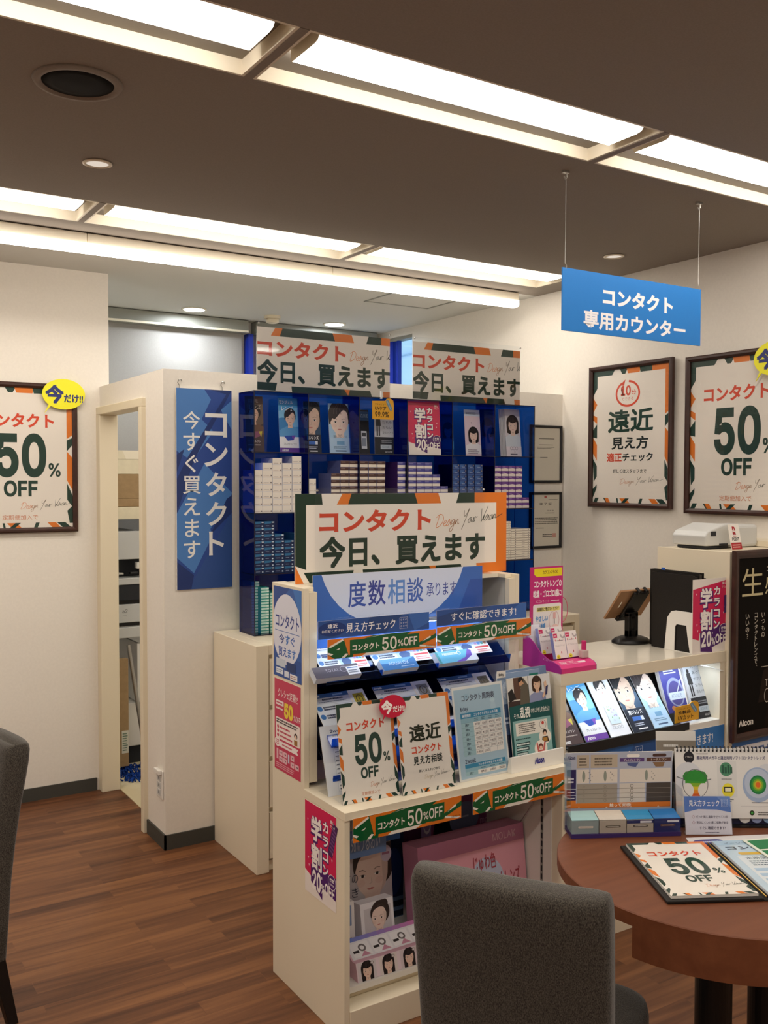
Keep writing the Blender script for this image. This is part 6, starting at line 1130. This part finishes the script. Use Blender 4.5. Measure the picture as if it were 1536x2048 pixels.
# small acrylic notice
a, b = tpoint(1372, 1669, TZ+.0024), tpoint(1465, 1669, TZ+.0024); F = leaning(a, b, .090, 14)
def art_tent(P):                         # W=100 H=80
    P.bg('#d6d2dc'); P.rect(0, 0, 100, 24, '#4f74bc', 1); P.poly([(0, 24), (100, 24), (100, 34), (70, 28), (30, 27), (0, 34)], '#4f74bc', 1); P.poly([(70, 0), (100, 0), (100, 22), (84, 14)], '#6a8ccc', 2); P.text('見え方チェック', 10, 8, 76, 21, '#f0eef2', .015, 3); lens_mark(P, 80, 6, 14, 16); P.text('ずっと同じ度数を使っている', 24, 40, 92, 46, '#5a5468', .01, 2); P.text('見えにくいと感じる時がある', 24, 52, 92, 58, '#5a5468', .01)
    for y in (39, 51): P.ring(18, y+4, 3.4, 4, .8, '#b58a94', 2, n=4)
    P.text('すぐに確認できます!', 30, 63, 86, 70, '#5a5468', .015); P.greek(42, 74, 76, 77, 1, '#7a748a', 2)
stand('notice_stand', F, art_tent, 100, 80, 'small acrylic eye check notice in front of the flip chart', 'sign stand', mat='print_gloss', foot=.022)
# loose sheets
def sheet(px, z, name, lab, fn, W, H, th=.0008):
    q = [tpoint(x, y, z) for x, y in px]; Ud = (q[1]-q[0]); Vd = q[3]-q[0]; m = MB(); n = Vector((0, 0, th)); m.add([v-n for v in q]+q, BOXF, 'paint', '#e4e2de')
    F = Frame(q[0], Ud, Vd, Ud.length, Vd.length); F.V = Vd.normalized(); F.N = ZV.copy(); fn(Print(m, F, W, H)); return tag(m.build(name, origin=(q[0]+q[2])/2), lab, 'paper')
p4 = lambda a, b, d: (a, b, d)
a, b, d = tpoint(1372, 1676), tpoint(1560, 1668), tpoint(1392, 1706)
q = [a, b, b+(d-a), d]; sheet([pix(v) for v in q], TZ+.001, 'paper_sheet', 'white sheet with violet headings lying under the notice stand', lambda P: (P.bg('#d8d4d4'), P.rrect(6, 14, 46, 40, 10, '#33307a', 1), P.rrect(30, 44, 78, 70, 10, '#33307a'), P.greek(12, 20, 42, 34, 1, '#c9c6dc', 2), P.greek(36, 50, 72, 64, 1, '#c9c6dc', 2)), 130, 80)
# open menu folder
fl, ff, st, sf = tpoint(1240, 1697), tpoint(1338, 1813), tpoint(1415, 1692), tpoint(1527, 1800)
O = Vector((fl.x, fl.y, 0)); Ux = (Vector((st.x, st.y, 0))-O).normalized(); Vx = Vector((-Ux.y, Ux.x, 0))*-1; wl = .206; hl = .298
r = thing('menu_folder', (O.x+.25, O.y-.2, TZ), 'open black menu folder showing a 50% OFF page on the table', 'folder')
K = Frame(O+ZV*(TZ+.0075), Ux, Vx, wl, hl); K.N = ZV.copy(); MB().fbox(K, 0, 0, wl, hl, -.007, 0, 'black_leather').fbox(K, wl+.012, 0, 2*wl+.012, hl, -.007, 0, 'black_leather').fbox(K, wl, 0, wl+.012, hl, -.007, -.003, 'black_leather').build('cover', r, bevel=.002)
L_ = Frame(K.at(.012, .006, .006), Ux, Vx, wl-.020, hl-.016); L_.N = ZV.copy(); m = MB().fbox(L_, 0, 0, L_.w, L_.h, -.0055, 0, 'paint', '#e6e2da'); art_fifty(Print(m, L_, 100, 145, 'print_gloss'), False); m.build('left_page', r)
R_ = Frame(K.at(wl+.014, .006, .006), Ux, Vx, wl-.016, hl-.016); R_.N = ZV.copy(); m = MB().fbox(R_, 0, 0, R_.w, R_.h, -.0055, 0, 'paint', '#e2e6ea')
def art_blue_page(P): P.bg('#bcd2e2'); P.rect(0, 0, 100, 14, '#a9c6dc', 1); P.text('イージー', 12, 6, 40, 11, '#5a6a7a', .0, 2); P.text('コンタクト', 8, 18, 84, 28, '#3a4a5c', .03, 2); P.rrect(16, 36, 60, 44, 3, '#d9b24a', 1); P.rect(10, 48, 94, 140, '#dbe3e8', 1); P.text('定期便なら', 18, 50, 60, 57, '#4a5a6a', .0, 2); P.greek(18, 60, 80, 76, 3, '#6d7a88', 2); [P.rect(14, 82+k*14, 90, 90+k*14, '#a9c3dc', 2) for k in range(4)]
art_blue_page(Print(m, R_, 100, 145, 'print_gloss')); m.build('right_page', r)
MB().tube([K.at(wl+.006, .004, .001), K.at(wl+.006, hl-.004, .001)], .0016, 'brass').build('brass_spine', r)
Gq = Frame(K.at(wl+.085, .012, .0095), Vector((.93, -.36, 0)), Vector((-.36, -.93, 0)), .16, .22); Gq.N = ZV.copy(); m = MB().fbox(Gq, 0, 0, Gq.w, Gq.h, -.001, 0, 'paint', '#dfe6d6')
P = Print(m, Gq, 100, 130); P.bg('#e2e6d8'); P.rect(5, 5, 95, 36, '#1d7a48', 1); P.rect(5, 40, 95, 100, '#1d7a48'); P.text('会員', 40, 10, 62, 18, '#eef2e6', .02, 2); P.rrect(34, 22, 80, 32, 2, '#e6ead8', 2); P.rect(34, 44, 50, 52, '#e6d83a', 2); P.greek(24, 56, 80, 66, 2, '#dfe8d6', 2); P.rrect(18, 72, 84, 96, 2, '#d3e0cc', 2); P.greek(24, 76, 78, 92, 3, '#4f8a6a', 3); P.rect(5, 104, 95, 126, '#cfe0cc', 1); m.build('green_card', r)

# ---- chairs: upholstered shells on black legs (local x forward, y across)
def make_chair(loc, ang, label, hb=.802, wt=.40, wb=.372):
    r = thing('upholstered_chair', loc, label, 'chair', 'grey upholstered chairs'); c, s = math.cos(ang), math.sin(ang); L0 = Vector(loc)
    T = lambda x, y, z: L0+Vector((x*c-y*s, x*s+y*c, z))
    def ring(w, t, x, z, n=28, e=5.0, bow=.0):
        out = []
        for i in range(n*2):
            a = math.pi*i/n; ca, sa = math.cos(a), math.sin(a); yy = w/2*math.copysign(abs(ca)**(2/e), ca); xx = t/2*math.copysign(abs(sa)**(2/e), sa)
            out.append(T(x+xx-bow*(1-(2*yy/w)**2), yy, z))
        return out
    m = MB(); rings = []
    lv = [(.195, .06, .0), (.20, .068, .0), (.30, .072, -.006), (.42, .076, -.012), (.52, .080, -.022), (.62, .082, -.036), (.70, .086, -.050), (.75, .088, -.058), (.780, .087, -.062), (.792, .082, -.063), (.799, .070, -.064), (hb, .050, -.065)]
    for z, t, x in lv:
        k = (z-.195)/(hb-.195); w = wb+(wt-wb)*k
        if z > .76: w -= .018*((z-.76)/(hb-.76))**2
        if z < .198: w -= .01
        rings.append(ring(w, t, x, z, bow=.014*k))
    N = len(rings[0]); vs = [p for g in rings for p in g]; fs = [[i*N+j, i*N+(j+1) % N, (i+1)*N+(j+1) % N, (i+1)*N+j] for i in range(len(rings)-1) for j in range(N)]; fs += [list(range(N))[::-1], [(len(rings)-1)*N+j for j in range(N)]]
    m.add(vs, fs, 'fabric'); m.build('backrest', r, smooth=True)
    m = MB(); rings = []
    for z, g in ((.255, .012), (.262, .0), (.345, .0), (.362, .004), (.370, .016), (.373, .04)):
        out = []
        for i in range(40):
            a = 2*math.pi*i/40; ca, sa = math.cos(a), math.sin(a); e = 5; hw, hd = .20-g, .225-g
            out.append(T(.250+hd*math.copysign(abs(ca)**(2/e), ca), hw*math.copysign(abs(sa)**(2/e), sa), z))
        rings.append(out)
    N = 40; vs = [p for g in rings for p in g]; fs = [[i*N+j, i*N+(j+1) % N, (i+1)*N+(j+1) % N, (i+1)*N+j] for i in range(len(rings)-1) for j in range(N)]; fs += [list(range(N))[::-1], [(len(rings)-1)*N+j for j in range(N)]]
    m.add(vs, fs, 'fabric'); m.build('seat', r, smooth=True)
    for x, y, x2, z1 in ((.0, -.165, -.045, .2), (.0, .165, -.045, .2), (.43, -.165, .435, .26), (.43, .165, .435, .26)):
        a, b = T(x, y, z1+.005), T(x2, y, 0); ux = Vector((c, s, 0)); uy = Vector((-s, c, 0)); m = MB()
        m.add([b-ux*.014-uy*.014, b+ux*.014-uy*.014, b+ux*.014+uy*.014, b-ux*.014+uy*.014, a-ux*.02-uy*.02, a+ux*.02-uy*.02, a+ux*.02+uy*.02, a-ux*.02+uy*.02], BOXF, 'black'); m.build('leg', r, bevel=.002)
    return r
# nearer chair, its back to the viewer; top corners from the photograph at z = .80
Lp, Rp = on(836, 1728, 'z', .80), on(1216, 1795, 'z', .80); mid = (Lp+Rp)/2; w = Rp-Lp; ang = math.atan2(w.y, w.x)+math.pi/2
fwd = Vector((math.cos(ang), math.sin(ang), 0)); mid.z = 0
make_chair(tuple(mid+fwd*.065), ang, 'grey upholstered chair drawn up to the round table, its back to the viewer', wt=w.length+.02, wb=w.length+.0)
Rp = on(68, 1492, 'z', .79); ang = math.radians(194); fwd = Vector((math.cos(ang), math.sin(ang), 0)); side = Vector((-.242, .970, 0))
mid = Rp+side*.195+fwd*.04; mid.z = 0; make_chair(tuple(mid+fwd*.065), ang, 'grey upholstered chair cut off by the left edge of the view')

# ================================================================== storage room seen through the doorway
r = thing('storage_shelf', (1.62, 5.25, 0), 'dark steel storage shelf seen through the doorway', 'shelf')
for z in (.78, .90, 1.40): MB().box((1.36, 5.02, z-.02), (2.3, 5.5, z), 'metal_dark').build('shelf_board', r)
for x in (1.37, 2.28):
    for y in (5.04, 5.48): MB().box((x-.012, y-.012, 0), (x+.012, y+.012, 1.42), 'metal_dark').build('upright', r)
def sbox(x0, x1, y0, y1, z0, z1, mat, name, lab, cat='box', bev=.004): return tag(MB().box((x0, y0, z0), (x1, y1, z1), mat).build(name, origin=((x0+x1)/2, (y0+y1)/2, z0), bevel=bev), lab, cat)
sbox(1.42, 2.0, 5.00, 5.46, 1.401, 1.445, 'kraft', 'cardboard_sheet', 'flat cardboard sheet under the brown parcel on the storage shelf', 'cardboard')
m = MB(); F = front_rect(1.42, 1.95, 1.4455, 1.575, 5.0); m.box((1.42, 5.0, 1.4455), (1.95, 5.42, 1.575), 'kraft').fbox(F, .20, .01, .34, .07, 0, .0006, 'print', '#b39a78'); tag(m.build('parcel', origin=(1.68, 5.2, 1.4455), bevel=.03), 'brown paper parcel on the storage shelf beyond the doorway', 'parcel')
m = MB(); F = front_rect(1.42, 1.95, 1.576, 1.70, 5.0); m.box((1.42, 5.0, 1.576), (1.95, 5.42, 1.70), 'cream_box').fbox(F, 0, .045, .53, .047, 0, .0006, 'print', '#b9ad90').fprism(F, [(.10, 0), (.20, 0), (.22, .045), (.12, .045)], 0, .0006, 'print', '#efe6d0'); tag(m.build('carton', origin=(1.68, 5.2, 1.576), bevel=.004), 'cream carton on top of the brown parcel', 'box')
sbox(1.40, 2.2, 4.985, 5.015, 1.335, 1.40, 'cream_box', 'shelf_front_board', 'cream board along the front edge of the storage shelf', 'board')
m = MB().box((1.44, 5.0, 1.12), (1.62, 5.4, 1.27), 'machine_grey').box((1.43, 4.99, .985), (1.66, 5.4, 1.02), 'machine_grey').box((1.64, 5.0, 1.02), (1.66, 5.4, 1.12), 'machine_grey').box((1.44, 5.1, 1.02), (1.64, 5.4, 1.12), 'slot_dark').box((1.60, 5.02, 1.065), (1.625, 5.06, 1.10), 'laminate_white').box((1.50, 5.02, 1.035), (1.53, 5.05, 1.048), 'steel').box((1.565, 5.02, 1.035), (1.61, 5.05, 1.05), 'black'); m.box((1.40, 4.995, .9), (1.70, 5.4, .985), 'slot_dark')
tag(m.build('lens_grinder', origin=(1.55, 5.2, .9), bevel=.004), 'grey lens edging machine with an open tray, beyond the doorway', 'machine')
m = MB().box((1.42, 5.0, .781), (1.75, 5.42, .879), 'machine_grey'); F = front_rect(1.42, 1.75, .781, .879, 4.9998); P = Print(m, F, 330, 98); P.text('a2', 94, 26, 122, 46, '#4a4c50', .0, 1); P.greek(96, 58, 122, 64, 1, '#8d9094', 1); tag(m.build('storage_unit', origin=(1.58, 5.2, .781), bevel=.004), 'pale grey device marked a2 under the lens edging machine', 'machine')
sbox(1.40, 2.2, 4.99, 5.015, .70, .757, 'machine_grey', 'shelf_rail', 'pale grey rail along the lower storage shelf edge', 'rail')
m = MB().box((1.60, 5.02, .34), (1.615, 5.42, .66), 'laminate_white').box((1.615, 5.02, .34), (1.90, 5.42, .36), 'laminate_white').box((1.63, 5.10, .36), (1.88, 5.40, .55), 'machine_grey'); tag(m.build('storage_crate', origin=(1.75, 5.2, .34)), 'white open crate below the shelf rail, beyond the doorway', 'crate')
sbox(1.47, 1.95, 5.04, 5.42, .10, .335, 'laminate_white', 'white_cabinet', 'low white cabinet under the open crate', 'cabinet'); sbox(1.5, 1.9, 5.06, 5.40, 0, .099, 'slot_dark', 'cabinet_plinth', 'dark plinth below the low white cabinet', 'plinth')
m = MB(); 
for z0, z1, mt in ((.03, .60, 'kraft'),): m.box((1.40, 4.93, z0), (1.522, 4.97, z1), mt)
F = front_rect(1.40, 1.522, .03, .60, 4.9298); m.fbox(F, .085, .38, .121, .50, 0, .0008, 'print', '#d9d8cc'); Print(m, F.sub(.085, .38, .036, .12), 36, 120, n0=.001).greek(4, 10, 32, 110, 8, '#5a7a66', 0); m.box((1.46, 4.94, 0), (1.475, 4.96, .03), 'kraft'); tag(m.build('flat_carton', origin=(1.46, 4.95, 0)), 'tall flat brown carton leaning just inside the doorway', 'box')
tag(MB().tube([(1.545, 5.0, .66), (1.60, 4.90, .10)], .011, 'steel', n=12).tube([(1.60, 4.90, .10), (1.606, 4.89, .03)], .013, 'black', n=12).build('steel_pole', origin=(1.6, 4.9, .03)), 'grey metal pole leaning in front of the low white cabinet', 'pole')
m = MB(); random.seed(3)
for k in range(260):
    x, y = random.uniform(1.44, 1.80), random.uniform(4.74, 5.00); a = random.random()*6.28; l = random.uniform(.02, .05); m.tube([(x, y, .004), (x+l*.5*math.cos(a), y+l*.5*math.sin(a), random.uniform(.012, .03)), (x+l*math.cos(a), y+l*math.sin(a), .005)], .004, 'mop', n=4)
tag(m.build('mop_head', origin=(1.6, 4.88, 0)), 'blue shaggy mop head on the storage floor beyond the doorway', 'mop')
struct(MB().box((1.395, 3.88, 0), (XW, YB, .003), 'paint', '#cdbf9c').build('floor_storage'))
# wall socket on the return
F = left_rect(3.815, 3.893, .205, .325, 1.3245); r = thing('wall_socket', base_of(F), 'white triple wall socket low on the partition end beside the doorway', 'socket')
plate = MB().fbox(F, 0, 0, F.w, F.h, 0, .006, 'laminate_white').build('cover_plate', r, bevel=.002)
for k in range(3): MB().fbox(F, .022, .024+k*.030, .056, .048+k*.030, .0062, .0085, 'machine_grey').fbox(F, .032, .030+k*.03, .035, .042+k*.03, .0085, .0088, 'slot_dark').fbox(F, .043, .030+k*.03, .046, .042+k*.03, .0085, .0088, 'slot_dark').build('outlet', plate)
MB().fbox(F, .006, -.004, F.w-.006, .016, .0062, .020, 'laminate_white').build('adapter', r, bevel=.003)
# clip the helper property off every object
for o in bpy.data.objects:
    if '_w' in o: del o['_w']
